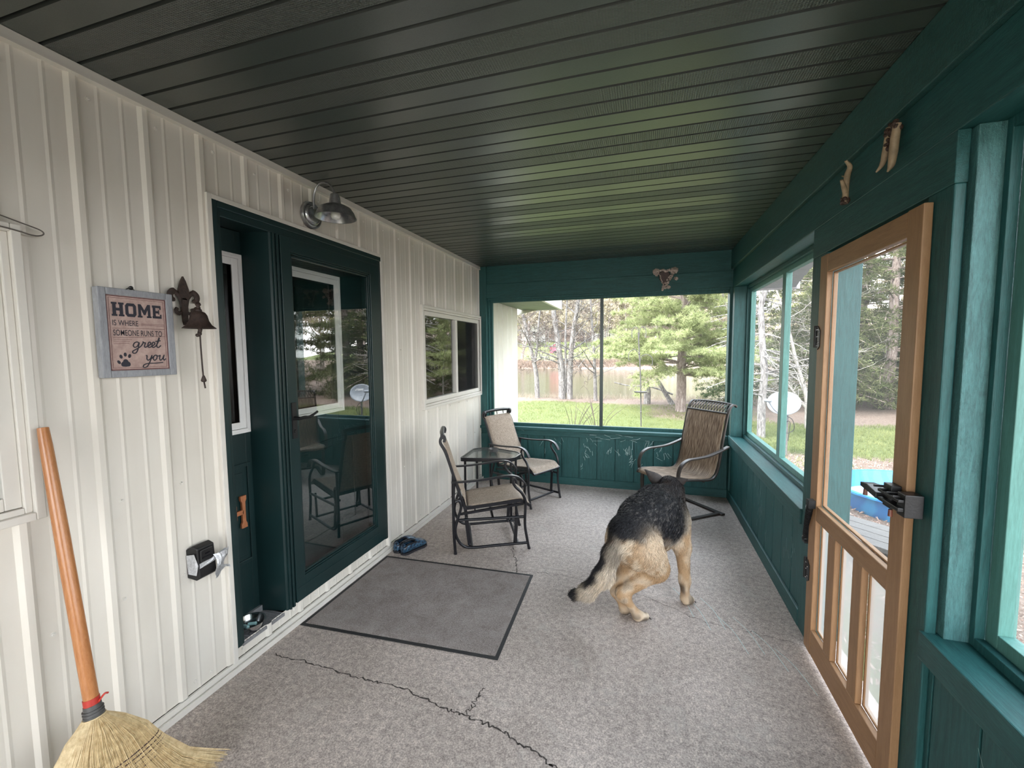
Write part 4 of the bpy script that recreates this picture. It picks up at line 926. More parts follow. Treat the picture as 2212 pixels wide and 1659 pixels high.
# ---- wedge shaped glass table between the gliders
tb = thing('wedge_table', 'small wedge shaped glass top table with black rim between the two glider chairs', 'table', (.55, 3.85, 0))
zt = .612
poly = [(.330, 3.600), (.305, 3.990), (.400, 4.075), (.500, 4.080), (.780, 3.975), (.835, 3.90), (.822, 3.745), (.770, 3.690)]
loop = []
n = len(poly)
for i in range(n):                       # rounded corners
    p0, p1, p2 = Vector(poly[i-1]), Vector(poly[i]), Vector(poly[(i+1) % n]); a = p1+(p0-p1).normalized()*.028; b = p1+(p2-p1).normalized()*.028
    for k in range(5): q = k/4; loop.append((a*(1-q)+p1*q)*(1-q)+(p1*(1-q)+b*q)*q)
cen = sum(loop, Vector((0, 0)))/len(loop)
g = G(); outer = loop; inner = [cen+(p-cen)*.955 for p in loop]; m_ = len(loop)
for i in range(m_):
    j = (i+1) % m_; a, b, c, d = outer[i], outer[j], inner[j], inner[i]
    g.quad((a.x, a.y, zt), (b.x, b.y, zt), (c.x, c.y, zt), (d.x, d.y, zt)); g.quad((a.x, a.y, zt-.034), (b.x, b.y, zt-.034), (b.x, b.y, zt), (a.x, a.y, zt)); g.quad((d.x, d.y, zt-.034), (c.x, c.y, zt-.034), (c.x, c.y, zt), (d.x, d.y, zt)); g.quad((a.x, a.y, zt-.034), (d.x, d.y, zt-.034), (c.x, c.y, zt-.034), (b.x, b.y, zt-.034))
rim_ = g.build('rim', MAT['black_metal'], tb, smooth=True)
m = N('ripple table glass'); b_ = m.bsdf(Base_Color=(.10, .12, .11), Roughness=.06, Alpha=.45); nz = m.noise(m.coord(), 60, 2); m.set(b_, 'Normal', m.bump(nz.outputs[0], .15, .004)); MAT['table_glass'] = m.mat
g = G(); g.prism([(p.x, p.y, zt-.010) for p in inner], (0, 0, 0), (0, 0, .006)); g.build('glass_top', MAT['table_glass'], rim_)
for x, y in ((.360, 3.650), (.345, 3.985), (.775, 3.755), (.770, 3.93)):
    g = G(); g.tube([(x, y, zt-.03), (x, y, .3), (x, y, 0)], .0115, 10); g.build('leg', MAT['black_metal'], tb, smooth=True)
g = G(); q = [(.360, 3.650), (.345, 3.985), (.770, 3.93), (.775, 3.755)]
for i in range(4): g.tube([(*q[i], .20), (*q[(i+1) % 4], .20)], .008, 8)
g.build('stretcher', MAT['black_metal'], tb, smooth=True)
m = N('smoky ashtray glass'); m.bsdf(Base_Color=(.10, .10, .10), Roughness=.1, Alpha=.8); MAT['smoke_glass'] = m.mat
g = G(); g.lathe([(0, 0), (.040, 0), (.050, .026), (.052, .030), (.046, .030), (.036, .008), (0, .007)], 24, Matrix.Translation((.545, 3.93, zt-.0035)), False)
tag(g.build('ashtray', MAT['smoke_glass'], smooth=True), 'round smoky glass ashtray on the wedge table', 'ashtray')

# ---- high back sling spring chair
sc_ = thing('spring_chair', 'high back brown striped sling chair with bronze frame in the right-hand far corner', 'chair', (2.262, 4.430, 0), math.atan2(-.64, -.76)); BZ = MAT['bronze']
hw = .245
side = [(.272, .362), (.255, .392), (.20, .402), (.02, .384), (-.14, .364), (-.215, .375), (-.262, .43), (-.290, .53), (-.325, .72), (-.362, .90), (-.392, 1.0), (-.430, 1.050), (-.470, 1.055), (-.492, 1.035)]
for y in (-hw, hw):
    g = G(); g.strap(catmull([(u, y, z) for u, z in side], 6), .026, .016, (0, 1, 0)); g.build('side_rail', BZ, sc_, smooth=True, local=True, bevel=.003)
    yo = y+(.022 if y > 0 else -.022)
    g = G(); g.strap(catmull([(-.375, yo, .665), (-.27, yo, .632), (-.12, yo, .600), (.02, yo, .592), (.12, yo, .588), (.195, yo, .555), (.232, yo, .49), (.236, yo, .43), (.222, yo, .375)], 7), .036, .016, (0, 1, 0)); g.build('armrest', BZ, sc_, smooth=True, local=True, bevel=.003)
    g = G(); g.strap(catmull([(.225, y*.92, .392), (.228, y*.92, .26), (.215, y*.92, .12), (.180, y*.92, .045), (.11, y*.92, .014), (-.02, y*.92, .010), (-.33, y*.92, .010)], 7), .040, .018, (0, 1, 0)); g.build('leg', BZ, sc_, smooth=True, local=True, bevel=.003)
g = G(); g.obox((-.332, -hw*.92-.02, .010), (-.332, hw*.92+.045, .010), .045, .018); g.build('base_bar', BZ, sc_, local=True, bevel=.003)
g = G(); g.tube([(.225, -hw*.92, .372), (.225, hw*.92, .372)], .012, 8); g.tube([(-.10, -hw, .355), (-.10, hw, .355)], .010, 8); g.build('crossbar', BZ, sc_, smooth=True, local=True)
g = G(); sheet(g, [(.272, .368), (.258, .398), (.20, .412), (.10, .404)][:4]+[(.02, .394), (-.14, .374), (-.205, .385), (-.250, .435), (-.278, .53), (-.313, .72), (-.350, .90), (-.374, .975)], -hw+.012, hw-.012, 10, sag=.016)
g.build('sling', MAT['sling_brown'], sc_, smooth=True, local=True, solid=.004)
g = G()
g.tube([(-.376, -hw, .978), (-.376, hw, .978)], .010, 8); g.tube(catmull([(-.462, -hw, 1.056), (-.464, -.1, 1.066), (-.464, .1, 1.066), (-.462, hw, 1.056)], 5), .010, 8)
yy = -hw+.02
while yy < hw-.02:                       # woven open lattice between the two bars
    for s in (-1, 1): g.tube(catmull([(-.380, yy, .984), (-.408, yy+.012*s, 1.028), (-.436, yy+.022*s, 1.052), (-.462, yy+.034*s, 1.060)], 3), .0042, 6)
    yy += .034
g.build('top_lattice', BZ, sc_, smooth=True, local=True)
# ================================================================== DOG
V3 = lambda *a: np.array(a, dtype=np.float32)
BLK, TAN, CRM, GRY, DRK = V3(.013, .013, .016), V3(.40, .26, .145), V3(.66, .55, .42), V3(.26, .235, .215), V3(.05, .035, .028)
# (a, b, ra, rb, colour key, fur length, flow)   tapered limbs
cones = [
 ((2.10, 2.93, .555), (2.125, 3.045, .635), .118, .088, 'neck', .034), ((2.115, 3.085, .650), (2.117, 3.10, .652), .074, .070, 'head', .016), ((2.12, 3.12, .635), (2.135, 3.26, .590), .050, .030, 'muzzle', .006),
 ((1.955, 2.530, .460), (2.030, 2.610, .305), .112, .078, 'thigh', .020), ((2.020, 2.605, .285), (1.845, 2.508, .172), .062, .031, 'shank', .016), ((1.842, 2.505, .168), (1.850, 2.512, .150), .031, .030, 'shank', .014), ((1.845, 2.508, .160), (1.925, 2.535, .040), .026, .022, 'shank', .012), ((1.930, 2.538, .026), (1.975, 2.560, .020), .027, .022, 'paw', .008),
 ((1.835, 2.555, .450), (1.880, 2.625, .300), .095, .070, 'thigh', .018), ((1.875, 2.625, .295), (1.802, 2.570, .140), .060, .029, 'shank', .014), ((1.802, 2.570, .138), (1.850, 2.585, .036), .025, .021, 'shank', .012), ((1.852, 2.588, .026), (1.892, 2.612, .020), .027, .021, 'paw', .008),
 ((2.165, 2.905, .485), (2.190, 2.835, .350), .082, .052, 'shoulder', .018), ((2.192, 2.830, .350), (2.208, 2.806, .150), .046, .031, 'foreleg', .015), ((2.208, 2.806, .150), (2.212, 2.792, .045), .030, .025, 'foreleg', .012), ((2.218, 2.796, .028), (2.246, 2.812, .022), .030, .024, 'paw', .008),
 ((2.035, 2.995, .470), (2.035, 3.040, .335), .075, .046, 'shoulder', .018), ((2.035, 3.040, .335), (2.085, 3.120, .150), .042, .028, 'foreleg', .015), ((2.085, 3.120, .150), (2.105, 3.160, .040), .027, .023, 'foreleg', .012), ((2.105, 3.165, .027), (2.120, 3.195, .022), .028, .022, 'paw', .008),
 ((1.835, 2.470, .545), (1.792, 2.428, .450), .044, .046, 'tail0', .040), ((1.792, 2.428, .450), (1.742, 2.415, .310), .046, .046, 'tail1', .050), ((1.742, 2.415, .310), (1.650, 2.445, .185), .046, .038, 'tail2', .050), ((1.650, 2.445, .185), (1.572, 2.485, .128), .038, .022, 'tail3', .042), ((1.572, 2.485, .128), (1.548, 2.498, .120), .018, .008, 'tail4', .030)]
# (centre, (across, along, up) radii, long axis)
ells = [((2.035, 2.805, .505), (.150, .255, .180), (.50, .86, -.10), 'rib', .030), ((2.105, 2.945, .470), (.118, .130, .150), (.3, .95, .0), 'chest', .030), ((2.035, 2.955, .585), (.130, .130, .105), (.4, .9, .1), 'chest', .034), ((1.965, 2.79, .582), (.132, .24, .092), (.45, .89, .05), 'rib', .030), ((1.945, 2.650, .530), (.130, .190, .128), (.55, .83, 0), 'loin', .030),
        ((1.885, 2.545, .508), (.130, .145, .128), (.60, .80, 0), 'rump', .026), ((1.93, 2.49, .435), (.085, .085, .10), (.8, .6, 0), 'buttock', .024)]
def cone_d(P, c):
    a, b = V3(*c[0]), V3(*c[1]); ab = b-a; t = np.clip(((P-a) @ ab)/max(1e-9, float(ab @ ab)), 0, 1)
    return np.linalg.norm(P-(a+t[:, None]*ab), axis=1)-(c[2]+(c[3]-c[2])*t)
def ell_d(P, e):
    f = V3(*e[2]); f /= np.linalg.norm(f); s = np.cross(f, V3(0, 0, 1)); s /= np.linalg.norm(s); u = np.cross(s, f)
    q = P-V3(*e[0]); L = np.stack([q @ s, q @ f, q @ u], 1); r = V3(*e[1]); k0 = np.linalg.norm(L/r, axis=1); k1 = np.linalg.norm(L/(r*r), axis=1); return k0*(k0-1)/np.maximum(k1, 1e-6)
def prim_d(P): return [cone_d(P, c) for c in cones]+[ell_d(P, e) for e in ells]
def smin(a, b, k): h = np.maximum(k-np.abs(a-b), 0)/k; return np.minimum(a, b)-h*h*k*.25
def field(P):
    d = None
    for q in prim_d(P): d = q if d is None else smin(d, q, .035)
    return d
def surface_nets(lo, hi, h):
    n = [int((b-a)/h)+1 for a, b in zip(lo, hi)]; ax_ = [np.float32(a)+h*np.arange(k, dtype=np.float32) for a, k in zip(lo, n)]
    X, Y, Z = np.meshgrid(*ax_, indexing='ij'); F = field(np.stack([X.ravel(), Y.ravel(), Z.ravel()], 1)).reshape(n)
    S = F < 0; c = [k-1 for k in n]; acc = np.zeros(c+[3], np.float32); cnt = np.zeros(c, np.float32)
    off = [(0, 0, 0), (1, 0, 0), (0, 1, 0), (1, 1, 0), (0, 0, 1), (1, 0, 1), (0, 1, 1), (1, 1, 1)]
    sl = lambda o: tuple(slice(o[i], o[i]+c[i]) for i in range(3))
    for i, a in enumerate(off):
        for b in off[i+1:]:
            if sum(abs(p-q) for p, q in zip(a, b)) != 1: continue
            fa, fb = F[sl(a)], F[sl(b)]; cr = (S[sl(a)] != S[sl(b)]); t = np.where(cr, fa/np.where(cr, fa-fb, 1), 0)
            for k in range(3): acc[..., k] += np.where(cr, a[k]+t*(b[k]-a[k]), 0)
            cnt += cr
    act = cnt > 0; idx = -np.ones(c, np.int64); idx[act] = np.arange(act.sum()); I = np.argwhere(act)
    V = (I+acc[act]/cnt[act][:, None])*h+np.array(lo, np.float32); faces = []
    for k in range(3):
        o = [0, 0, 0]; o[k] = 1; s0 = tuple(slice(0, n[i]-o[i]) for i in range(3)); s1 = tuple(slice(o[i], n[i]) for i in range(3))
        E_ = np.argwhere(S[s0] != S[s1]); i1, i2 = [(1, 2), (2, 0), (0, 1)][k]
        ok = (E_[:, i1] > 0) & (E_[:, i2] > 0) & (E_[:, i1] < n[i1]-1) & (E_[:, i2] < n[i2]-1); E_ = E_[ok]; flip = S[s0][tuple(E_.T)]
        def cell(da, db): q = E_.copy(); q[:, i1] -= da; q[:, i2] -= db; return idx[tuple(q.T)]
        Q = np.stack([cell(1, 1), cell(0, 1), cell(0, 0), cell(1, 0)], 1); Q[~flip] = Q[~flip][:, ::-1]; faces.append(Q)
    return V, np.concatenate(faces)
dv_, df_ = surface_nets((1.46, 2.30, -.02), (2.36, 3.36, .80), .008)
dv_[:, 2] = np.maximum(dv_[:, 2], .002)
def grad(P, e=.003):
    g_ = np.stack([field(P+V3(*[e if i == k else 0 for i in range(3)]))-field(P-V3(*[e if i == k else 0 for i in range(3)])) for k in range(3)], 1); return g_/np.maximum(np.linalg.norm(g_, axis=1, keepdims=True), 1e-6)
def vnoise(P, s, seed):
    """smooth value noise"""
    r = np.random.default_rng(seed); T = r.random((32, 32, 32), dtype=np.float32); Q = P*s; I = np.floor(Q).astype(int); f = Q-I; f = f*f*(3-2*f); out = 0
    for o in [(a, b, c) for a in (0, 1) for b in (0, 1) for c in (0, 1)]:
        w = np.prod([f[:, i] if o[i] else 1-f[:, i] for i in range(3)], axis=0); out = out+w*T[(I[:, 0]+o[0]) % 32, (I[:, 1]+o[1]) % 32, (I[:, 2]+o[2]) % 32]
    return out
keys = [c[4] for c in cones]+[e[3] for e in ells]; fur_len = np.array([c[5] for c in cones]+[e[4] for e in ells], np.float32)
sstep = lambda a, b, x: np.clip((x-a)/(b-a), 0, 1)**2*(3-2*np.clip((x-a)/(b-a), 0, 1))
mixc = lambda a, b, t: a*(1-t[:, None])+b*t[:, None]
def coat(P, Nn):
    Dm = np.stack(prim_d(P), 1); Wt = np.exp(-np.maximum(Dm-Dm.min(1, keepdims=True), 0)/.012); Wt /= Wt.sum(1, keepdims=True)
    n1, n2 = vnoise(P, 28, 1), vnoise(P, 90, 2); z = P[:, 2]+(n1-.5)*.05; along = (P-V3(1.88, 2.5, .5)) @ V3(.45, .89, 0)
    line = np.interp(along, [-.1, .02, .15, .35, .55, .7], [.545, .525, .465, .440, .47, .55]); sad = sstep(-.028, .022, z-line)
    right = sstep(2.17, 2.235, P[:, 0]+.1*(P[:, 1]-2.9)); low = mixc(TAN, CRM, sstep(.3, .7, n1)); low = mixc(low, GRY, sstep(.05, .0, np.abs(z-line+.02))*.7)
    torso = mixc(low, BLK+0*low, sad); torso = mixc(torso, CRM+0*torso, right*.55); torso = mixc(torso, GRY+0*torso, sad*sstep(.62, .82, n2)*.45)
    C_ = np.zeros((len(P), 3), np.float32)
    tan = mixc(TAN+0*torso, CRM+0*torso, sstep(.35, .75, n1)*.6)
    but = mixc(CRM+0*torso, TAN+0*torso, sstep(.3, .65, n1)); but = mixc(but, BLK+0*but, sstep(.515, .56, z))
    side = Nn @ V3(-.9, .25, .15)
    for i, k in enumerate(keys):
        if k in ('rib', 'chest', 'loin'): c = torso
        elif k in ('rump', 'buttock'): c = mixc(but, torso, sstep(.0, .12, along))
        elif k == 'neck': c = mixc(torso, mixc(BLK+0*torso, DRK+0*torso, n1), sstep(.50, .56, z))
        elif k == 'head': c = mixc(BLK+0*torso, DRK+0*torso, n1)
        elif k == 'muzzle': c = BLK+0*torso
        elif k == 'thigh': c = mixc(tan, CRM+0*tan, sstep(.30, .42, z)*.5)
        elif k == 'shank': c = mixc(tan, DRK+0*tan, sstep(.55, .8, n1)*.35)
        elif k in ('shoulder', 'foreleg'): c = mixc(tan, torso, sstep(.40, .50, z)); c = mixc(c, DRK+0*c, sstep(.06, .02, np.abs(z-.10))*sstep(.0, .6, Nn @ V3(-1, -.3, 0))*.8)
        elif k == 'paw': c = mixc(CRM+0*tan, DRK+0*tan, sstep(.4, .62, n1)*.85)
        elif k == 'tail0': c = BLK+0*torso
        elif k in ('tail1', 'tail2'): c = mixc(mixc(CRM+0*tan, GRY+0*tan, n1*.6), BLK+0*tan, sstep(-.1 if k == 'tail1' else .15, .55, side+(n1-.5)*.5))
        elif k == 'tail3': c = mixc(mixc(CRM+0*tan, GRY+0*tan, n1*.7), BLK+0*tan, sstep(1.625, 1.575, P[:, 0]))
        elif k == 'tail4': c = BLK+0*torso
        C_ += Wt[:, i:i+1]*c
    return C_, (Wt @ fur_len), keys, Wt
m = N('dog coat'); at = m.n('VertexColor', layer_name='Col'); b_ = m.bsdf(Base_Color=at.outputs[0], Roughness=.62); b_.inputs['Specular IOR Level'].default_value = .3; MAT['coat'] = m.mat
dog = thing('dog', 'black and tan shepherd dog turning away on the porch floor', 'dog', (1.98, 2.7, 0))
org = np.array([1.98, 2.7, 0], np.float32)
def np_mesh(name, V, Fq, mat, parent, cols=None, smooth=True, off=None):
    me = bpy.data.meshes.new(name); V = (V-(off if off is not None else 0)).astype(np.float32); n = len(V); k = Fq.shape[1]
    me.vertices.add(n); me.vertices.foreach_set('co', V.ravel()); me.loops.add(Fq.size); me.loops.foreach_set('vertex_index', Fq.ravel().astype(np.int32))
    me.polygons.add(len(Fq)); me.polygons.foreach_set('loop_start', np.arange(0, Fq.size, k, dtype=np.int32))
    me.polygons.foreach_set('use_smooth', np.full(len(Fq), smooth)); me.materials.append(mat); me.update(calc_edges=True); me.validate()
    if cols is not None:
        a = me.color_attributes.new('Col', 'FLOAT_COLOR', 'POINT'); a.data.foreach_set('color', np.concatenate([cols, np.ones((n, 1))], 1).astype(np.float32).ravel())
    o = bpy.data.objects.new(name, me); COL.objects.link(o)
    if parent is not None: o.parent = parent
    return o
nrm_ = grad(dv_); colv, fl_, _, _ = coat(dv_, nrm_)
bd_ = np_mesh('body', dv_, df_, MAT['coat'], dog, colv, off=org)
# fur strands
def strands(P, Nn, T, L, C_, w, lift, curl, seed):
    r = np.random.default_rng(seed); n = len(P); T = T-Nn*np.sum(T*Nn, 1, keepdims=True); T /= np.maximum(np.linalg.norm(T, axis=1, keepdims=True), 1e-5)
    d0 = T+Nn*lift+r.normal(0, .16, (n, 3)); d0 /= np.linalg.norm(d0, axis=1, keepdims=True); d1 = T+Nn*lift*.25+r.normal(0, curl, (n, 3))+V3(0, 0, -.12); d1 /= np.linalg.norm(d1, axis=1, keepdims=True)
    S = np.cross(d0, Nn+r.normal(0, .5, (n, 3))); S /= np.maximum(np.linalg.norm(S, axis=1, keepdims=True), 1e-5); L = L[:, None]; w = w[:, None]
    p0 = P-Nn*.003; p1 = p0+d0*L*.5; p2 = p1+d1*L*.5
    V = np.stack([p0-S*w, p0+S*w, p1-S*w*.75, p1+S*w*.75, p2], 1).reshape(-1, 3); b = np.arange(n)[:, None]*5
    Fq = np.concatenate([np.concatenate([b, b+1, b+3], 1), np.concatenate([b, b+3, b+2], 1), np.concatenate([b+2, b+3, b+4], 1)])
    sh = r.uniform(.5, 1.5, (n, 1)); Cc = np.repeat(np.clip(C_*sh, 0, 1), 5, 0); return V, Fq, Cc
tri = np.concatenate([df_[:, [0, 1, 2]], df_[:, [0, 2, 3]]]); A3 = dv_[tri]; area = np.linalg.norm(np.cross(A3[:, 1]-A3[:, 0], A3[:, 2]-A3[:, 0]), axis=1)
nf = 170000; pick = rng.choice(len(tri), nf, p=area/area.sum()); ba = rng.random((nf, 2)); sw_ = ba.sum(1) > 1; ba[sw_] = 1-ba[sw_]
PF = (A3[pick, 0]+ba[:, :1]*(A3[pick, 1]-A3[pick, 0])+ba[:, 1:]*(A3[pick, 2]-A3[pick, 0])).astype(np.float32); NF = grad(PF); CF, LF, _, WF = coat(PF, NF)
flow = []
for c in cones:
    d = V3(*c[1])-V3(*c[0])
    if c[4] in ('neck', 'head', 'muzzle'): d = -d
    flow.append(d/np.linalg.norm(d))
for e in ells: f = -V3(*e[2]); f = f/np.linalg.norm(f)+V3(0, 0, -.45); flow.append(f/np.linalg.norm(f))
TF = WF @ np.array(flow, np.float32)
LF = LF*rng.uniform(.6, 1.25, nf).astype(np.float32)
SV, SF, SC = strands(PF, NF, TF, LF, CF, np.where(LF > .017, .0012, .0008).astype(np.float32), .32, .22, 5)
fo = np_mesh('fur', SV, SF, MAT['coat'], bd_, SC, smooth=False, off=org); fo['kind'] = 'stuff'
# ears, nose, eyes
m = N('ear skin'); c = m.coord(); nz = m.noise(c, 40, 4); m.bsdf(Base_Color=m.ramp(nz.outputs[0], (.3, (.014, .012, .012)), (.7, (.045, .034, .030))).outputs[0], Roughness=.7); MAT['ear'] = m.mat
for base, tip, wd in (((2.048, 3.072, .690), (1.958, 3.052, .772), .040), ((2.165, 3.072, .688), (2.238, 3.052, .728), .036)):
    g = G(); a, b = Vector(base), Vector(tip); d = (b-a); s = d.normalized().cross(Vector((.1, -1, .1))).normalized(); nn = s.cross(d.normalized()); vs = []
    for i in range(9):
        t = i/8; w = wd*max(.03, 1-t**1.25)*(1+.22*math.sin(t*PI))
        for j in range(7):
            q = j/6*2-1; vs.append(a+d*t+s*(q*w)+nn*(.022*(1-q*q)*(1-t)+.004))
    g.add(vs, [(i*7+j, (i+1)*7+j, (i+1)*7+j+1, i*7+j+1) for i in range(8) for j in range(6)]); g.build('ear', MAT['ear'], dog, smooth=True, solid=.007)
g = G(); g.ball((2.137, 3.285, .590), .020, 8, (1.1, .8, .8)); g.build('nose', MAT['rubber'], dog, smooth=True)
for x in (2.085, 2.155): g = G(); g.ball((x, 3.152, .672), .0095, 8); g.build('eye', MAT['black'], dog, smooth=True)
MAT['claw'] = plain('dark claw', (.05, .04, .035), .35)
for px_, py_, dx, dy in ((1.975, 2.560, .9, .44), (1.892, 2.612, .86, .5), (2.246, 2.812, .85, .5), (2.120, 3.195, .5, .86)):
    for k in range(4):
        o = (k-1.5)*.012; x, y = px_-dy*o+dx*.016, py_+dx*o+dy*.016; g = G(); g.tube([(x, y, .018), (x+dx*.008, y+dy*.008, .012), (x+dx*.012, y+dy*.012, .006)], [.0042, .0032, .001], 6); g.build('claw', MAT['claw'], dog, smooth=True)
# ================================================================== OUTSIDE
def sm(a, b, x): t = min(1, max(0, (x-a)/(b-a))); return t*t*(3-2*t)
def gz(x, y):
    shore = 17.1+.25*math.sin(x*.6)+max(0, x-5.5)*3.5
    z = -.30-.62*sm(shore, shore+1.2, y)+.03*math.sin(x*1.3+y)*math.sin(y*.9)
    return z
def fz(x, y): return -1.0+1.1*sm(55.5, 58.5, y)+3.4*sm(60, 90, y)+8.0*sm(86, 135, y)+.25*math.sin(x*.15)
def grid(name, xs, ys, zf, mat):
    g = G(); nx, ny = len(xs), len(ys); g.add([(x, y, zf(x, y)) for x in xs for y in ys], [(i*ny+j, (i+1)*ny+j, (i+1)*ny+j+1, i*ny+j+1) for i in range(nx-1) for j in range(ny-1)])
    return g.build(name, mat, smooth=True, fix=False)
def lawn_mat(name, far):
    m = N(name); c = m.coord(); n1 = m.noise(c, 1.1 if not far else .22, 6, .65, .5); n2 = m.noise(c, 22 if not far else 2.2, 5, .8); n3 = m.noise(c, 90 if not far else 9, 3, .8)
    w = m.mix(.5, n2.outputs[0], n3.outputs[0])
    grass = m.ramp(w, (.34, (.055, .080, .025)), (.5, (.135, .160, .062)), (.66, (.235, .235, .125))).outputs[0]
    leaf = m.ramp(w, (.34, (.06, .04, .032)), (.5, (.20, .148, .12)), (.66, (.36, .30, .265))).outputs[0]
    sp = m.n('SeparateXYZ', {0: c}); X, Y = sp.outputs[0], sp.outputs[1]
    if not far:
        a = m.n('MapRange', {0: Y, 1: 14.6, 2: 16.6}); a.interpolation_type = 'SMOOTHSTEP'
        rx = m.n('MapRange', {0: X, 1: 3.0, 2: 4.2}); ry = m.n('MapRange', {0: Y, 1: 9.4, 2: 8.3}); b = m.n('Math', {0: rx.outputs[0], 1: ry.outputs[0]}, operation='MULTIPLY')
        far_r = m.n('MapRange', {0: X, 1: 5.2, 2: 8.0}); fy = m.n('MapRange', {0: Y, 1: 11, 2: 13.5}); f2 = m.n('Math', {0: far_r.outputs[0], 1: fy.outputs[0]}, operation='MULTIPLY')
        px = m.n('MapRange', {0: X, 1: 1.6, 2: 2.8}); py = m.n('MapRange', {0: Y, 1: 11.6, 2: 13.2}); pp = m.n('Math', {0: px.outputs[0], 1: py.outputs[0]}, operation='MULTIPLY')
        f = m.n('Math', {0: a.outputs[0], 1: b.outputs[0]}, operation='MAXIMUM'); f = m.n('Math', {0: f.outputs[0], 1: f2.outputs[0]}, operation='MAXIMUM'); f = m.n('Math', {0: f.outputs[0], 1: pp.outputs[0]}, operation='MAXIMUM')
    else:
        a = m.n('MapRange', {0: Y, 1: 61, 2: 58}); b = m.n('MapRange', {0: Y, 1: 84, 2: 96}); f = m.n('Math', {0: a.outputs[0], 1: b.outputs[0]}, operation='MAXIMUM')
    e = m.n('Math', {0: n1.outputs[0], 1: .5}, operation='SUBTRACT'); e = m.n('Math', {0: e.outputs[0], 1: 1.1}, operation='MULTIPLY'); f = m.n('Math', {0: f.outputs[0], 1: e.outputs[0]}, operation='ADD', use_clamp=True)
    f = m.ramp(f, (.3, 0.0), (.65, 1.0)); b_ = m.bsdf(Base_Color=m.mix(f.outputs[0], grass, leaf), Roughness=.9); b_.inputs['Specular IOR Level'].default_value = .1; m.set(b_, 'Normal', m.bump(w, 1.0, .05)); return m.mat
MAT['lawn'] = lawn_mat('spring lawn and leaf litter', False); MAT['bank'] = lawn_mat('far grassy bank', True)
L_ = lambda a, b, n: [a+(b-a)*i/n for i in range(n+1)]
struct(grid('lawn', L_(-45, 60, 130), L_(-20, 14, 50)+L_(14.4, 22, 24)+L_(23, 34, 11)+L_(35, 130, 20), gz, MAT['lawn']), 'spring lawn with leaf litter running down to the lake', 'lawn')
struct(grid('hill', L_(-110, 60, 85), L_(55, 150, 60), fz, MAT['bank']), 'grassy bank rising beyond the lake', 'hill')
m = N('lake water'); c = m.coord((.5, 2.2, 1)); nz = m.noise(c, 3, 4, .6); b_ = m.bsdf(Base_Color=(.045, .045, .030), Roughness=.05); b_.inputs['IOR'].default_value = 1.33; m.set(b_, 'Normal', m.bump(nz.outputs[0], .22, .05)); MAT['water'] = m.mat
g = G(); g.quad((-120, 15, -.78), (60, 15, -.78), (60, 62, -.78), (-120, 62, -.78)); struct(g.build('lake', MAT['water']), 'calm brown lake reflecting the far woods', 'lake')

def bark_mat(name, a, b, c_, sc=9, squash=.3):
    m = N(name); n1 = m.noise(m.coord((1, 1, squash)), sc, 6, .75, .6); n2 = m.noise(m.coord((1, 1, squash)), sc*3.5, 4, .7)
    w = m.mix(.5, n1.outputs[0], n2.outputs[0]); col = m.ramp(w, (.36, a), (.5, b), (.62, c_)); bs = m.bsdf(Base_Color=col.outputs[0], Roughness=.9); m.set(bs, 'Normal', m.bump(w, .8, .02)); return m.mat
MAT['bark_grey'] = bark_mat('pale grey bark', (.05, .045, .044), (.16, .147, .142), (.33, .31, .30))
MAT['bark_pine'] = bark_mat('brown pine bark', (.07, .052, .044), (.20, .155, .135), (.34, .29, .26), 7)
MAT['bark_white'] = bark_mat('whitish bark', (.12, .105, .095), (.24, .22, .20), (.34, .32, .30))
MAT['bark_far'] = plain('far trunks', (.24, .205, .185), .9, var=.4, scale=2)
def leaf_mat(name, a, b, sc=3.0):
    m = N(name); nz = m.noise(m.coord(), sc, 3, .6); col = m.ramp(nz.outputs[0], (.3, a), (.7, b)); d = m.n('BsdfDiffuse', {'Color': col.outputs[0]}); t = m.n('BsdfTranslucent', {'Color': col.outputs[0]})
    mx = m.n('MixShader', {0: .35, 1: d, 2: t}); m.t.links.new(mx.outputs[0], m.out.inputs[0]); return m.mat
MAT['needle_pine'] = leaf_mat('white pine needles', (.19, .225, .10), (.38, .405, .21))
MAT['needle_spruce'] = leaf_mat('spruce needles', (.045, .06, .028), (.15, .16, .075), 2)
MAT['needle_dark'] = leaf_mat('dark hemlock needles', (.035, .06, .03), (.10, .14, .06), 2)
MAT['buds_tan'] = leaf_mat('tan spring buds', (.32, .27, .20), (.52, .46, .36), .5)
MAT['buds_yellow'] = leaf_mat('yellow green spring buds', (.33, .33, .15), (.54, .53, .29), .5)
MAT['twig'] = plain('grey brown twigs', (.085, .065, .055), .9, var=.4)

def branch(g, p, d, L, r, lev, R, tips, droop=.0, spread=.75, sides=5, kids=(3, 5)):
    n = 5; pts = [Vector(p)]; dd = Vector(d).normalized()
    for i in range(n):
        dd = (dd+Vector((R.gauss(0, .13), R.gauss(0, .13), R.gauss(0, .09)-droop))).normalized(); pts.append(pts[-1]+dd*L/n)
    g.tube(pts, [r*(1-.75*i/n) for i in range(n+1)], sides, cap=False)
    if lev <= 0: tips.append((pts[-1], dd)); tips.append((pts[3], dd)); return
    for k in range(R.randint(*kids)):
        t = R.uniform(.3, 1.0); i = min(n-1, int(t*n)); q = pts[i].lerp(pts[i+1], t*n-i); side = dd.cross(Vector((R.gauss(0, 1), R.gauss(0, 1), R.gauss(0, 1)))).normalized()
        branch(g, q, dd*(1-spread*.6)+side*spread+Vector((0, 0, .12)), L*R.uniform(.45, .68), max(r*(1-.75*t)*.62, .002), lev-1, R, tips, droop, spread, max(3, sides-1), kids)
    tips.append((pts[-1], dd))
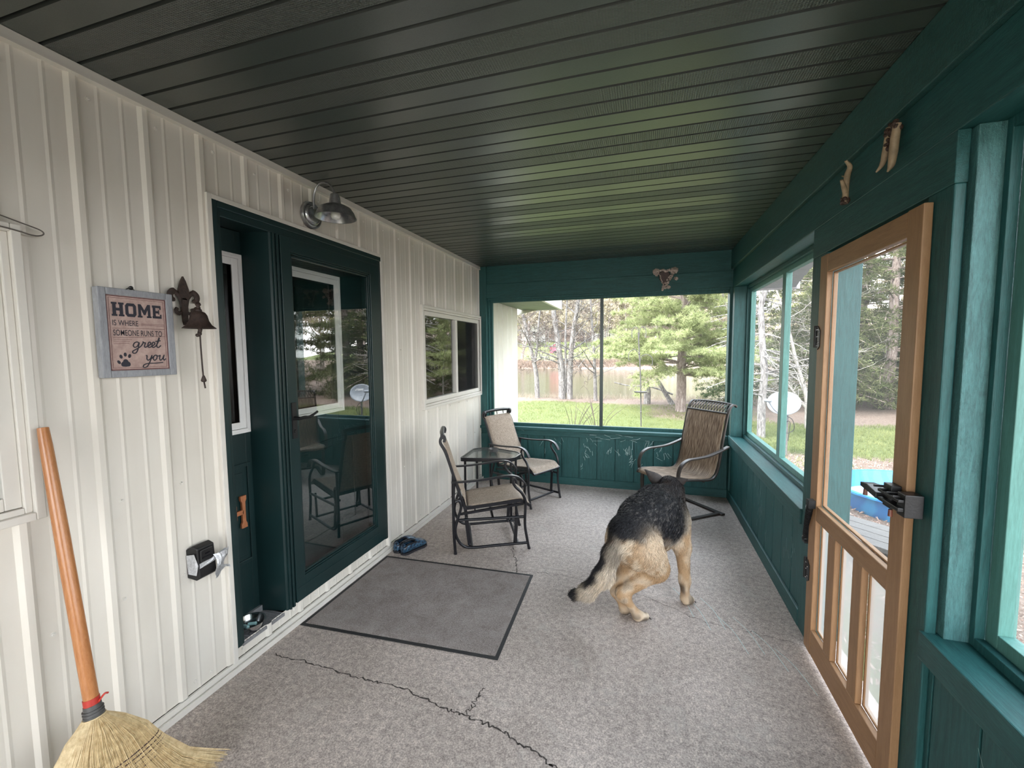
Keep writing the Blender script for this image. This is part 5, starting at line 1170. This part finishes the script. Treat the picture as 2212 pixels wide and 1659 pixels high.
def slivers(P, Dn, L, w, seed, per=1, spread=.6):
    """thin leaf / needle blades: numpy mesh"""
    r = np.random.default_rng(seed); P = np.repeat(np.array(P, np.float32), per, 0); Dn = np.repeat(np.array(Dn, np.float32), per, 0); n = len(P)
    d = Dn+r.normal(0, spread, (n, 3)); d /= np.maximum(np.linalg.norm(d, axis=1, keepdims=True), 1e-5); s = np.cross(d, r.normal(0, 1, (n, 3))); s /= np.maximum(np.linalg.norm(s, axis=1, keepdims=True), 1e-5)
    L = L*r.uniform(.6, 1.2, (n, 1)); V = np.stack([P-s*w*.6, P+s*w*.6, P+d*L*.6+s*w, P+d*L], 1).reshape(-1, 3); b = np.arange(n)[:, None]*4
    return V, np.concatenate([b, b+1, b+2, b+3], 1)

# ---- leafless lakeside trees seen through the far opening
def bare_tree(label, loc, trunks, seed, lev=3, twigs=26, mat='bark_grey', kids=(3, 5), buds=None, cat='tree', name='bare_tree', group=None, nb=14, bl=.28):
    t = thing(name, label, cat, loc, 0, group); R = random.Random(seed); g = G(); tips = []; br = G()
    for pts, r0, r1 in trunks:
        P_ = catmull([Vector(p) for p in pts], 6); n = len(P_); g.tube(P_, [r0+(r1-r0)*i/(n-1) for i in range(n)], 9); H_ = (P_[-1]-P_[0]).length
        for k in range(nb):
            f = R.uniform(.28, 1.0); q = P_[int(f*(n-1))]; a = R.uniform(0, 2*PI); el = R.uniform(.25, .9)
            branch(br, q, (math.cos(a), math.sin(a), el), H_*bl*R.uniform(.6, 1.1)*(1.25-f*.6), (r0+(r1-r0)*f)*R.uniform(.25, .5), lev-1, R, tips, 0, .8, 5, kids)
    g.build('trunk', MAT[mat], t, smooth=True, local=True); br.build('branches', MAT[mat], t, smooth=True, local=True, fix=False)
    if twigs:
        V, Fq = slivers([p for p, d in tips], [d for p, d in tips], .22, .010, seed, per=3, spread=.8); np_mesh('twigs', V, Fq, MAT[buds or 'twig'], t, smooth=False)
    return t
bare_tree('leafless grey tree forking low, leftmost of the lakeside trees by the house corner', (-2.10, 16.6, -.35), [([(0, 0, 0), (-.05, 0, 1.0), (-.20, 0, 1.75), (-.50, .1, 2.9), (-.9, .2, 4.6), (-1.1, .3, 7)], .105, .03), ([(-.12, 0, 1.45), (.0, .05, 2.2), (.05, .1, 3.2), (.35, .2, 5)], .065, .02)], 41, nb=12)
bare_tree('thick leafless twin trunk tree with pale bark standing at the lake edge', (-1.0, 16.6, -.35), [([(-.10, 0, 0), (-.14, 0, 1.2), (-.30, 0, 2.4), (-.50, 0, 4.0), (-.7, .2, 7)], .150, .06), ([(.17, .05, 0), (.19, .05, 1.3), (.30, .05, 2.6), (.50, .05, 3.9), (.75, 0, 7)], .125, .05), ([(.0, .02, .3), (.02, .05, 1.4), (.0, .1, 2.6), (.1, .2, 5)], .06, .03)], 42, nb=11)
bare_tree('slim pale leafless tree between the twin trunk tree and the bird feeder pole', (.19, 16.5, -.33), [([(0, 0, 0), (-.03, 0, .9), (-.08, 0, 1.9), (-.2, 0, 3.6), (-.35, .1, 6.5)], .075, .03)], 43, nb=12)
bare_tree('small dark leaning tree on the far bank left of the red shed', (-15.2, 60.5, fz(-15.2, 60.5)), [([(0, 0, -.2), (.3, 0, 1.6), (.9, 0, 3.4), (1.2, 0, 6)], .26, .08)], 44, mat='bark_pine', nb=12)
bare_tree('whitish leafless shrubby tree spreading behind the satellite dish', (5.65, 11.7, gz(5.65, 11.7)), [([(0, 0, 0), (-.05, 0, .8), (-.25, .1, 1.6), (-.5, .1, 2.6), (-.9, .1, 3.8)], .055, .02), ([(0, 0, .6), (.15, 0, 1.3), (.45, 0, 2.2), (.5, .1, 3.4)], .042, .016), ([(-.04, 0, .5), (-.4, 0, 1.0), (-.9, -.1, 1.7)], .03, .012)], 45, mat='bark_white', nb=15, bl=.36, twigs=0)
bare_tree('thin whitish leafless sapling at the right edge of the far opening', (4.55, 13.3, -.3), [([(0, 0, 0), (-.05, 0, 1.4), (-.3, 0, 2.5), (-.7, .1, 4.0)], .03, .012)], 46, mat='bark_white', nb=9, twigs=0)

# ---- white pine
def conifer(name, label, loc, h, r0, zlo, Lb, Lt, seed, needle, bark, step=.34, tuft=(.13, .0075), per=10, dens=.11, droop=.03, rise=.28, cat='tree', group=None, kids=True, nbr=(4, 6), bare=False, zmax=None):
    t = thing(name, label, cat, loc, 0, group); R = random.Random(seed); g = G(); b = G(); TP = []; TD = []
    tr = [Vector((R.gauss(0, .012)*i, R.gauss(0, .012)*i, h*i/12)) for i in range(13)]; g.tube(tr, [r0*(1-.92*i/12) for i in range(13)], 10); g.build('trunk', MAT[bark], t, smooth=True, local=True)
    z = zlo
    while z < (zmax or h*.98):
        f = (z-zlo)/(h-zlo); L0 = Lb+(Lt-Lb)*f
        for k in range(R.randint(*nbr)):
            a = R.uniform(0, 2*PI); L = L0*R.uniform(.65, 1.12); p = tr[min(11, int(z/h*12))].lerp(tr[min(12, int(z/h*12)+1)], z/h*12-int(z/h*12)); d = Vector((math.cos(a), math.sin(a), rise+R.gauss(0, .12))); pts = [p]; n = max(4, int(L/.22))
            for i in range(n):
                d = (d.normalized()+Vector((R.gauss(0, .07), R.gauss(0, .07), -droop+R.gauss(0, .05)))).normalized(); pts.append(pts[-1]+d*L/n)
            rb = r0*.22*(L/Lb); b.tube(pts, [max(.004, rb*(1-.85*i/n)) for i in range(n+1)], 5, cap=False)
            for i in range(1, n+1):
                fr = i/n
                if fr < .22: continue
                if kids:
                    for s in (-1, 1):
                        sd = d.cross(Vector((0, 0, 1))).normalized()*s; sl_ = L*.36*(1.15-fr)*R.uniform(.5, 1.2); q0 = pts[i]; dd = (sd*.8+d*.7+Vector((0, 0, .1+R.gauss(0, .15)))).normalized(); q1 = q0+dd*sl_
                        if bare or R.random() < .5: b.tube([q0, q1], [.006, .002], 3, cap=False)
                        m_ = max(2, int(sl_/dens))
                        for j in range(m_+1): TP.append(q0.lerp(q1, j/m_)+Vector((R.gauss(0, .02), R.gauss(0, .02), R.gauss(0, .02)))); TD.append((dd*.5+Vector((0, 0, .35))))
                TP.append(pts[i]); TD.append(d)
        z += step*R.uniform(.75, 1.25)
    b.build('branches', MAT[bark], t, smooth=True, local=True, fix=False)
    if not bare:
        V, Fq = slivers([tuple(p) for p in TP], [tuple(d) for d in TD], tuft[0], tuft[1], seed, per=per, spread=.75); np_mesh('foliage', V, Fq, MAT[needle], t, smooth=False)
    return t
conifer('pine_tree', 'bright yellow green pine tree filling the right half of the far opening', (3.02, 14.0, -.34), 9.5, .155, 1.15, 2.6, .8, 51, 'needle_pine', 'bark_pine', .20, (.135, .0058), 24, .10, .028, .20, nbr=(5, 7), zmax=6.2)
conifer('hemlock_tree', 'small dark drooping evergreen behind the pine at the right edge of the far opening', (5.1, 16.6, -.4), 3.2, .05, .25, 1.5, .2, 52, 'needle_dark', 'bark_pine', .22, (.10, .008), 7, .12, .06, .1)
s1 = conifer('spruce_tree', 'tall layered spruce seen through the pine screen door', (9.3, 16.4, gz(9.3, 16.4)), 11, .17, .7, 2.5, .3, 53, 'needle_spruce', 'bark_pine', .30, (.17, .013), 6, .14, .05, .12, group='evergreens beyond the yard')
conifer('bare_spruce', 'grey trunk with drooping dead twigs on the lawn behind the satellite dish', (4.36, 10.3, -.33), 8.5, .085, .9, 1.15, .4, 54, 'needle_dark', 'bark_grey', .17, droop=.09, rise=.05, bare=True, nbr=(3, 5), zmax=5.5)
sp_ = [(7.2, 15.6, .82, 1.0, 'spruce with dark lower branches directly behind the satellite dish'), (8.1, 18.6, 1.0, 2.1, 'spruce just left of the tall spruce in the pine door'), (11.3, 16.9, 1.05, 3.3, 'spruce right of the tall spruce, partly hidden by the pine door edge'),
       (6.0, 19.5, .9, .6, 'spruce behind the grey dead trunk in the side screens'), (10.4, 21.0, 1.2, 4.0, 'spruce standing furthest back between the others beyond the yard'), (13.5, 14.5, 1.1, 5.0, 'spruce far to the right, glimpsed beside the rough post'), (13.2, 20.5, 1.25, 2.6, 'spruce at the back right of the evergreens'), (9.5, 8.6, .85, 5.5, 'spruce nearest the porch, glimpsed past the rough post'), (12.5, 4.5, 1.0, 1.7, 'spruce outside the nearest side opening')]
for x, y, s, rz_, lb in sp_: dup(s1, (x, y, gz(x, y)-.05), rz_, s, lb)

# ---- woods on the far bank: each tree its own object
def far_tree(name, seed, buds):
    t = thing(name, 'bare budding tree in the woods beyond the lake', 'tree', (0, 0, 0), 0, 'woods beyond the lake'); R = random.Random(seed); g = G(); tips = []
    P_ = catmull([(0, 0, -.4), (R.gauss(0, .15), 0, 3.5), (R.gauss(0, .4), R.gauss(0, .3), 7.5), (R.gauss(0, .6), R.gauss(0, .5), 12)], 4); n = len(P_); g.tube(P_, [.19*(1-.8*i/(n-1)) for i in range(n)], 6)
    for k in range(20):
        f = R.uniform(.22, 1); q = P_[int(f*(n-1))]; a = R.uniform(0, 2*PI); branch(g, q, (math.cos(a), math.sin(a), R.uniform(.4, 1.2)), 3.6*(1.2-f*.6)*R.uniform(.6, 1), .06*(1.2-f), 2, R, tips, 0, .8, 4, (3, 5))
    g.build('trunk', MAT['bark_far'], t, local=True, fix=False)
    V, Fq = slivers([tuple(p) for p, d in tips], [tuple(d) for p, d in tips], .42, .05, seed, per=9, spread=1.0); V += np.random.default_rng(seed).normal(0, .02, V.shape); np_mesh('buds', V, Fq, MAT[buds], t, smooth=False); return t
protos = [far_tree('budding_tree', 61, 'buds_tan'), far_tree('budding_tree', 62, 'buds_yellow'), far_tree('budding_tree', 63, 'buds_tan'), far_tree('budding_tree', 64, 'buds_tan')]
R = random.Random(77); used = [0]*4
spots = []
for row, (y0, n, xa, xb) in enumerate(((78, 9, -30, 12), (86, 16, -34, 16), (94, 20, -38, 20), (103, 22, -44, 24), (113, 24, -50, 26), (125, 24, -58, 30))):
    for i in range(n): spots.append((xa+(xb-xa)*(i+R.uniform(.1, .9))/n, y0+R.uniform(-3.5, 3.5)))
for x, y in [(14, 40), (19, 34), (24, 30), (29, 38), (17, 48), (26, 46), (34, 32), (22, 24), (33, 22), (30, 14), (26, 8), (35, 8), (20, 30)]: spots.append((x, y))
for i, (x, y) in enumerate(spots):
    k = R.choice((0, 1, 2, 3, 2)); z = fz(x, y) if y > 56 else gz(x, y); s = R.uniform(.75, 1.25)
    if not used[k]: used[k] = 1; o = protos[k]; o.location = (x, y, z); o.rotation_euler.z = R.uniform(0, 6.28); o.scale = (s, s, s)
    else: dup(protos[k], (x, y, z), R.uniform(0, 6.28), s)
for k in range(4):
    if not used[k]: protos[k].location = (-10+6*k, 90, fz(-10, 90))
# shore brush: uncountable dead grass and brush along both shores
def brush(name, label, pts, L, w, mat, seed, per):
    V, Fq = slivers(pts, [(0, 0, 1)]*len(pts), L, w, seed, per=per, spread=.45); o = np_mesh(name, V, Fq, MAT[mat], None, smooth=False); tag(o, label, 'brush'); o['kind'] = 'stuff'; return o
R = random.Random(5)
pts = [(x, y, gz(x, y)-.02) for x, y in ((R.uniform(-4.2, 6.5), R.gauss(17.1, .4)) for _ in range(900)) if not (y < 16.2)]
MAT['reed'] = leaf_mat('dry reeds', (.22, .18, .14), (.40, .34, .28)); brush('dry_grass', 'dry grass and brush along the near shore', pts, .26, .005, 'reed', 3, 4)
pts = [(x, y, fz(x, y)-.1) for x, y in ((R.uniform(-26, 4), R.uniform(56.8, 60.0)) for _ in range(2600))]
MAT['brush_red'] = leaf_mat('reddish brush', (.16, .11, .085), (.32, .25, .20)); brush('shore_brush', 'reddish brush along the far shore', pts, .75, .03, 'brush_red', 4, 5)
pts = [(x, y, gz(x, y)) for x, y in ((R.uniform(-3.4, 5.2), R.uniform(7.5, 15.6)) for _ in range(16000))]
MAT['grass'] = leaf_mat('spring grass blades', (.095, .125, .040), (.25, .265, .115), 1.5); V, Fq = slivers(pts, [(0, 0, 1)]*len(pts), .055, .0035, 9, per=3, spread=.5); o = np_mesh('grass', V, Fq, MAT['grass'], None, smooth=False); tag(o, 'short spring grass on the lawn', 'grass'); o['kind'] = 'stuff'
pts = [(x, y, gz(x, y)) for x, y in ((R.uniform(3.2, 9.5), R.uniform(8.6, 12.5)) for _ in range(9000))]
V, Fq = slivers(pts, [(0, 0, 1)]*len(pts), .075, .0045, 10, per=3, spread=.5); o = np_mesh('grass', V, Fq, MAT['grass'], None, smooth=False); tag(o, 'taller spring grass in the side yard', 'grass'); o['kind'] = 'stuff'
pts = [(x, y, gz(x, y)+.012) for x, y in ((R.uniform(3.2, 9), R.uniform(.6, 8.6)) for _ in range(18000))]
MAT['leaf'] = leaf_mat('fallen brown leaves', (.20, .115, .085), (.56, .44, .38), 30); V, Fq = slivers(pts, [(0, 0, .05)]*len(pts), .045, .010, 12, per=1, spread=1.0); V[:, 2] = np.where(V[:, 2] < -.34, -.30, V[:, 2]); o = np_mesh('fallen_leaves', V, Fq, MAT['leaf'], None, smooth=False); tag(o, 'fallen brown leaves on the ground outside the screen door', 'leaves'); o['kind'] = 'stuff'

# ---- bushes of bare shoots under the far opening
def shoots(label, loc, seed, n, h):
    R = random.Random(seed); g = G()
    for i in range(n):
        a = R.uniform(0, 2*PI); l = R.uniform(.1, .75); g.tube(catmull([(loc[0]+R.gauss(0, .03), loc[1]+R.gauss(0, .03), loc[2]), (loc[0]+math.cos(a)*l*.35, loc[1]+math.sin(a)*l*.2, loc[2]+h*.5), (loc[0]+math.cos(a)*l, loc[1]+math.sin(a)*l*.4, loc[2]+h*R.uniform(.75, 1.05))], 4), [.007]*3+[.005]*4+[.002]*2, 4, cap=False)
    return tag(g.build('bare_shrub', MAT['twig'], smooth=True, fix=False), label, 'shrub')
shoots('bare red brown shoots of a shrub left of the far centre bar', (.66, 8.2, gz(.66, 8.2)), 3, 9, 1.05)
shoots('bare shoots of a shrub right of the far centre bar', (1.10, 8.3, gz(1.1, 8.3)), 4, 10, 1.10)
# ---- stump and driftwood by the pine
def snag(label, pts, r0, r1, mat='bark_grey', name='driftwood'):
    g = G(); P_ = catmull(pts, 5); n = len(P_); g.tube(P_, [r0+(r1-r0)*i/(n-1)+random.uniform(-.006, .006) for i in range(n)], 8); return tag(g.build(name, MAT[mat], smooth=True), label, 'driftwood')
snag('upright grey stump behind the bird feeder pole', [(2.05, 15.9, -.4), (2.06, 15.9, .1), (2.02, 15.9, .45)], .13, .09, name='stump')
snag('leaning grey trunk between the stump and the pine', [(2.95, 15.7, -.4), (2.62, 15.7, .15), (2.35, 15.7, .62)], .09, .05)
snag('pale dead branch lying across the shore behind the feeder pole', [(.9, 16.1, .42), (1.5, 16.0, .30), (2.2, 15.9, .28), (2.9, 15.8, .05)], .02, .03)
# ---- shepherd hook feeder pole
fp = thing('feeder_pole', 'thin dark shepherd hook pole with a small tray on the lawn before the pine', 'bird feeder pole', (1.87, 11.1, -.33))
MAT['pole'] = plain('grey brown pole', (.05, .045, .043), .6); px, py = 1.86, 11.1
g = G(); g.tube([(px+.03, py, -.4), (px, py, .9), (px-.07, py, 2.02)], .015, 8); g.ball((px+.02, py, .05), .024, 6); g.ball((px-.04, py, 1.5), .026, 6); g.build('pole', MAT['pole'], fp, smooth=True)
for s, zb, L in ((-1, 1.98, .17), (1, 1.98, .16), (-1, 1.42, .26), (1, 1.30, .30)):
    x = px-.02-.03*(zb-1); g = G(); g.tube(catmull([(x, py, zb-.1), (x+s*L*.15, py, zb+.12), (x+s*L*.55, py, zb+.18), (x+s*L*.95, py, zb+.10), (x+s*L, py, zb-.06), (x+s*L*.86, py, zb-.09)], 5), .008, 6); g.build('hook', MAT['pole'], fp, smooth=True)
g = G(); g.lathe([(.02, .545), (.15, .540), (.165, .565), (.158, .567), (.145, .552), (.02, .556)], 20, Matrix.Translation((px+.005, py, 0))); g.build('tray', MAT['pole'], fp, smooth=True)
# ---- shed and houses across the lake
def house(name, label, loc, w, d, h, rh, wall, roof, rz=0, cat='house', wins=2):
    t = thing(name, label, cat, loc, rz); g = G(); g.box(-w/2, w/2, -d/2, d/2, -.5, h); g.prism([(-w/2, -d/2, h), (w/2, -d/2, h), (0, -d/2, h+rh)], (0, 0, 0), (0, d, 0)); g.build('walls', wall, t, local=True)
    g = G()
    for s in (-1, 1): g.prism([(0, -d/2-.2, h+rh), (s*(w/2+.25), -d/2-.2, h-.25*rh/(w/2)), (s*(w/2+.25), -d/2-.2, h-.25*rh/(w/2)+.12), (0, -d/2-.2, h+rh+.12)], (0, 0, 0), (0, d+.4, 0))
    g.build('roof', roof, t, local=True)
    for i in range(wins): g = G(); x = -w/2+w*(i+.5)/wins; g.box(x-.45*w/8-.1, x+.45*w/8+.1, -d/2-.03, -d/2+.02, h*.35, h*.75); g.build('window', MAT['glass_dark'] if False else MAT['black'], t, local=True)
    return t
MAT['shed_red'] = plain('red shed boards', (.50, .075, .12), .7); MAT['roof_grey'] = plain('grey roofing', (.20, .20, .21), .8)
house('red_shed', 'small red shed on the far bank behind the twin trunk tree', (-12.9, 74, fz(-12.9, 74)-1.3), 1.9, 2.2, 2.0, .7, MAT['shed_red'], MAT['roof_grey'], .2, 'shed', 1)
house('lake_house', 'white house among the woods on the far bank, left of the twin trunk tree', (-21.5, 92, fz(-21.5, 92)+.3), 5, 6, 2.0, 1.1, MAT['white'], MAT['roof_grey'], .3, 'house', 3)
house('lake_house', 'white house on the far bank just right of the far centre bar', (-5.6, 93, fz(-5.6, 93)-.4), 4, 5, 1.9, 1.0, MAT['white'], MAT['roof_grey'], -.2, 'house', 2)
# ---- satellite dish
sd_ = thing('satellite_dish', 'grey oval satellite dish on a post in the side yard', 'satellite dish', (4.27, 8.4, -.33)); MAT['dish'] = plain('pale blue grey dish', (.19, .21, .24), .45, var=.08, scale=6)
nv = Vector((-.42, -.88, .22)).normalized(); sxv = Vector((0, 0, 1)).cross(nv).normalized(); syv = nv.cross(sxv); cen_ = Vector((4.255, 8.42, .655))
g = G(); nr, na = 8, 40; vs = []
for i in range(nr+1):
    rr = i/nr
    for k in range(na): a = 2*PI*k/na; vs.append(cen_+sxv*(.255*rr*math.cos(a))+syv*(.205*rr*math.sin(a))+nv*(.045*rr*rr))
g.add(vs, [(i*na+k, i*na+(k+1) % na, (i+1)*na+(k+1) % na, (i+1)*na+k) for i in range(nr) for k in range(na)]); g.build('reflector', MAT['dish'], sd_, smooth=True, solid=.006)
g = G(); put_text(g, 'DIRECTV', cen_+sxv*(-.03)+syv*.055+nv*.022, sxv, syv, .175, .042); g.build('lettering', MAT['white'], sd_)
g = G(); g.tube(catmull([cen_-syv*.20, cen_-syv*.16+nv*.22-sxv*.08, cen_-syv*.03+nv*.36-sxv*.16], 5), .012, 8); e_ = cen_-syv*.01+nv*.36-sxv*.17; g.tube([e_-sxv*.05, e_+sxv*.05], .030, 10); g.build('feed_arm', MAT['dish'], sd_, smooth=True)
g = G(); g.tube([(4.30, 8.47, .62), (4.33, 8.50, .45), (4.33, 8.50, -.45)], .024, 10); g.build('post', MAT['galv'], sd_, smooth=True)
g = G(); g.tube(catmull([(4.31, 8.46, .44), (4.40, 8.44, .36), (4.42, 8.44, .20), (4.30, 8.44, .14), (4.26, 8.44, .28), (4.36, 8.44, .33), (4.34, 8.44, .0)], 6), .006, 6); g.build('coiled_cable', MAT['black'], sd_, smooth=True)
# ---- blue wading pool
m = N('blue pool plastic'); c = m.coord(); wv = m.n('TexWave', {'Vector': c, 'Scale': 2.2, 'Distortion': 6.0, 'Detail': 2.0}); b_ = m.bsdf(Base_Color=m.ramp(wv.outputs[0], (.3, (.02, .15, .40)), (.7, (.035, .24, .50))).outputs[0], Roughness=.3); MAT['pool'] = m.mat
g = G(); g.lathe([(0, .0), (.72, .0), (.78, .12), (.82, .27), (.85, .28), (.85, .30), (.80, .30), (.76, .14), (.70, .03), (0, .025)], 48, Matrix.Translation((5.02, 6.02, -.335)), False)
po = tag(g.build('wading_pool', MAT['pool'], smooth=True), 'round blue plastic wading pool outside the screen door', 'pool'); m = N('pool water'); m.bsdf(Base_Color=(.35, .45, .52), Roughness=.04); MAT['pw'] = m.mat
g = G(); g.lathe([(0, .0), (.745, .0)], 40, Matrix.Translation((5.02, 6.02, -.225)), False); g.build('water', MAT['pw'], po)
# ---- weathered plank step
st_ = thing('plank_step', 'low weathered plank platform outside the screen door', 'step', (4.0, 4.6, -.32)); u_ = Vector((.68, -.73, 0)); v_ = Vector((.73, .68, 0)); o_ = Vector((3.42, 4.80, 0))
for i in range(4):
    g = G(); a = o_+v_*(.15*i+.005); b = a+v_*.14; g.prism([a, a+u_*.98, b+u_*.98, b], (0, 0, -.14), (0, 0, -.10)); g.build('plank', MAT['grey_wood'], st_, bevel=.003)
g = G()
for q in (.08, .84): a = o_+u_*q+v_*.02; g.prism([a, a+u_*.08, a+u_*.08+v_*.55, a+v_*.55], (0, 0, -.34), (0, 0, -.141))
g.build('bearer', MAT['grey_wood'], st_)
# ---- two thin rods hanging outside the door
g = G(); g.tube([(2.955, 1.985, 1.46), (2.955, 1.955, 1.20), (2.955, 2.085, .70)], .0045, 6); tag(g.build('thin_rod', MAT['pole'], smooth=True), 'thin dark rod slanting behind the upper screen of the pine door', 'rod')
g = G(); g.tube([(2.955, 1.955, .60), (2.955, 2.00, .20), (2.955, 2.02, .02)], .0045, 6); tag(g.build('thin_rod', MAT['pole'], smooth=True), 'thin dark rod slanting behind the lowest right mesh panel of the pine door', 'rod')
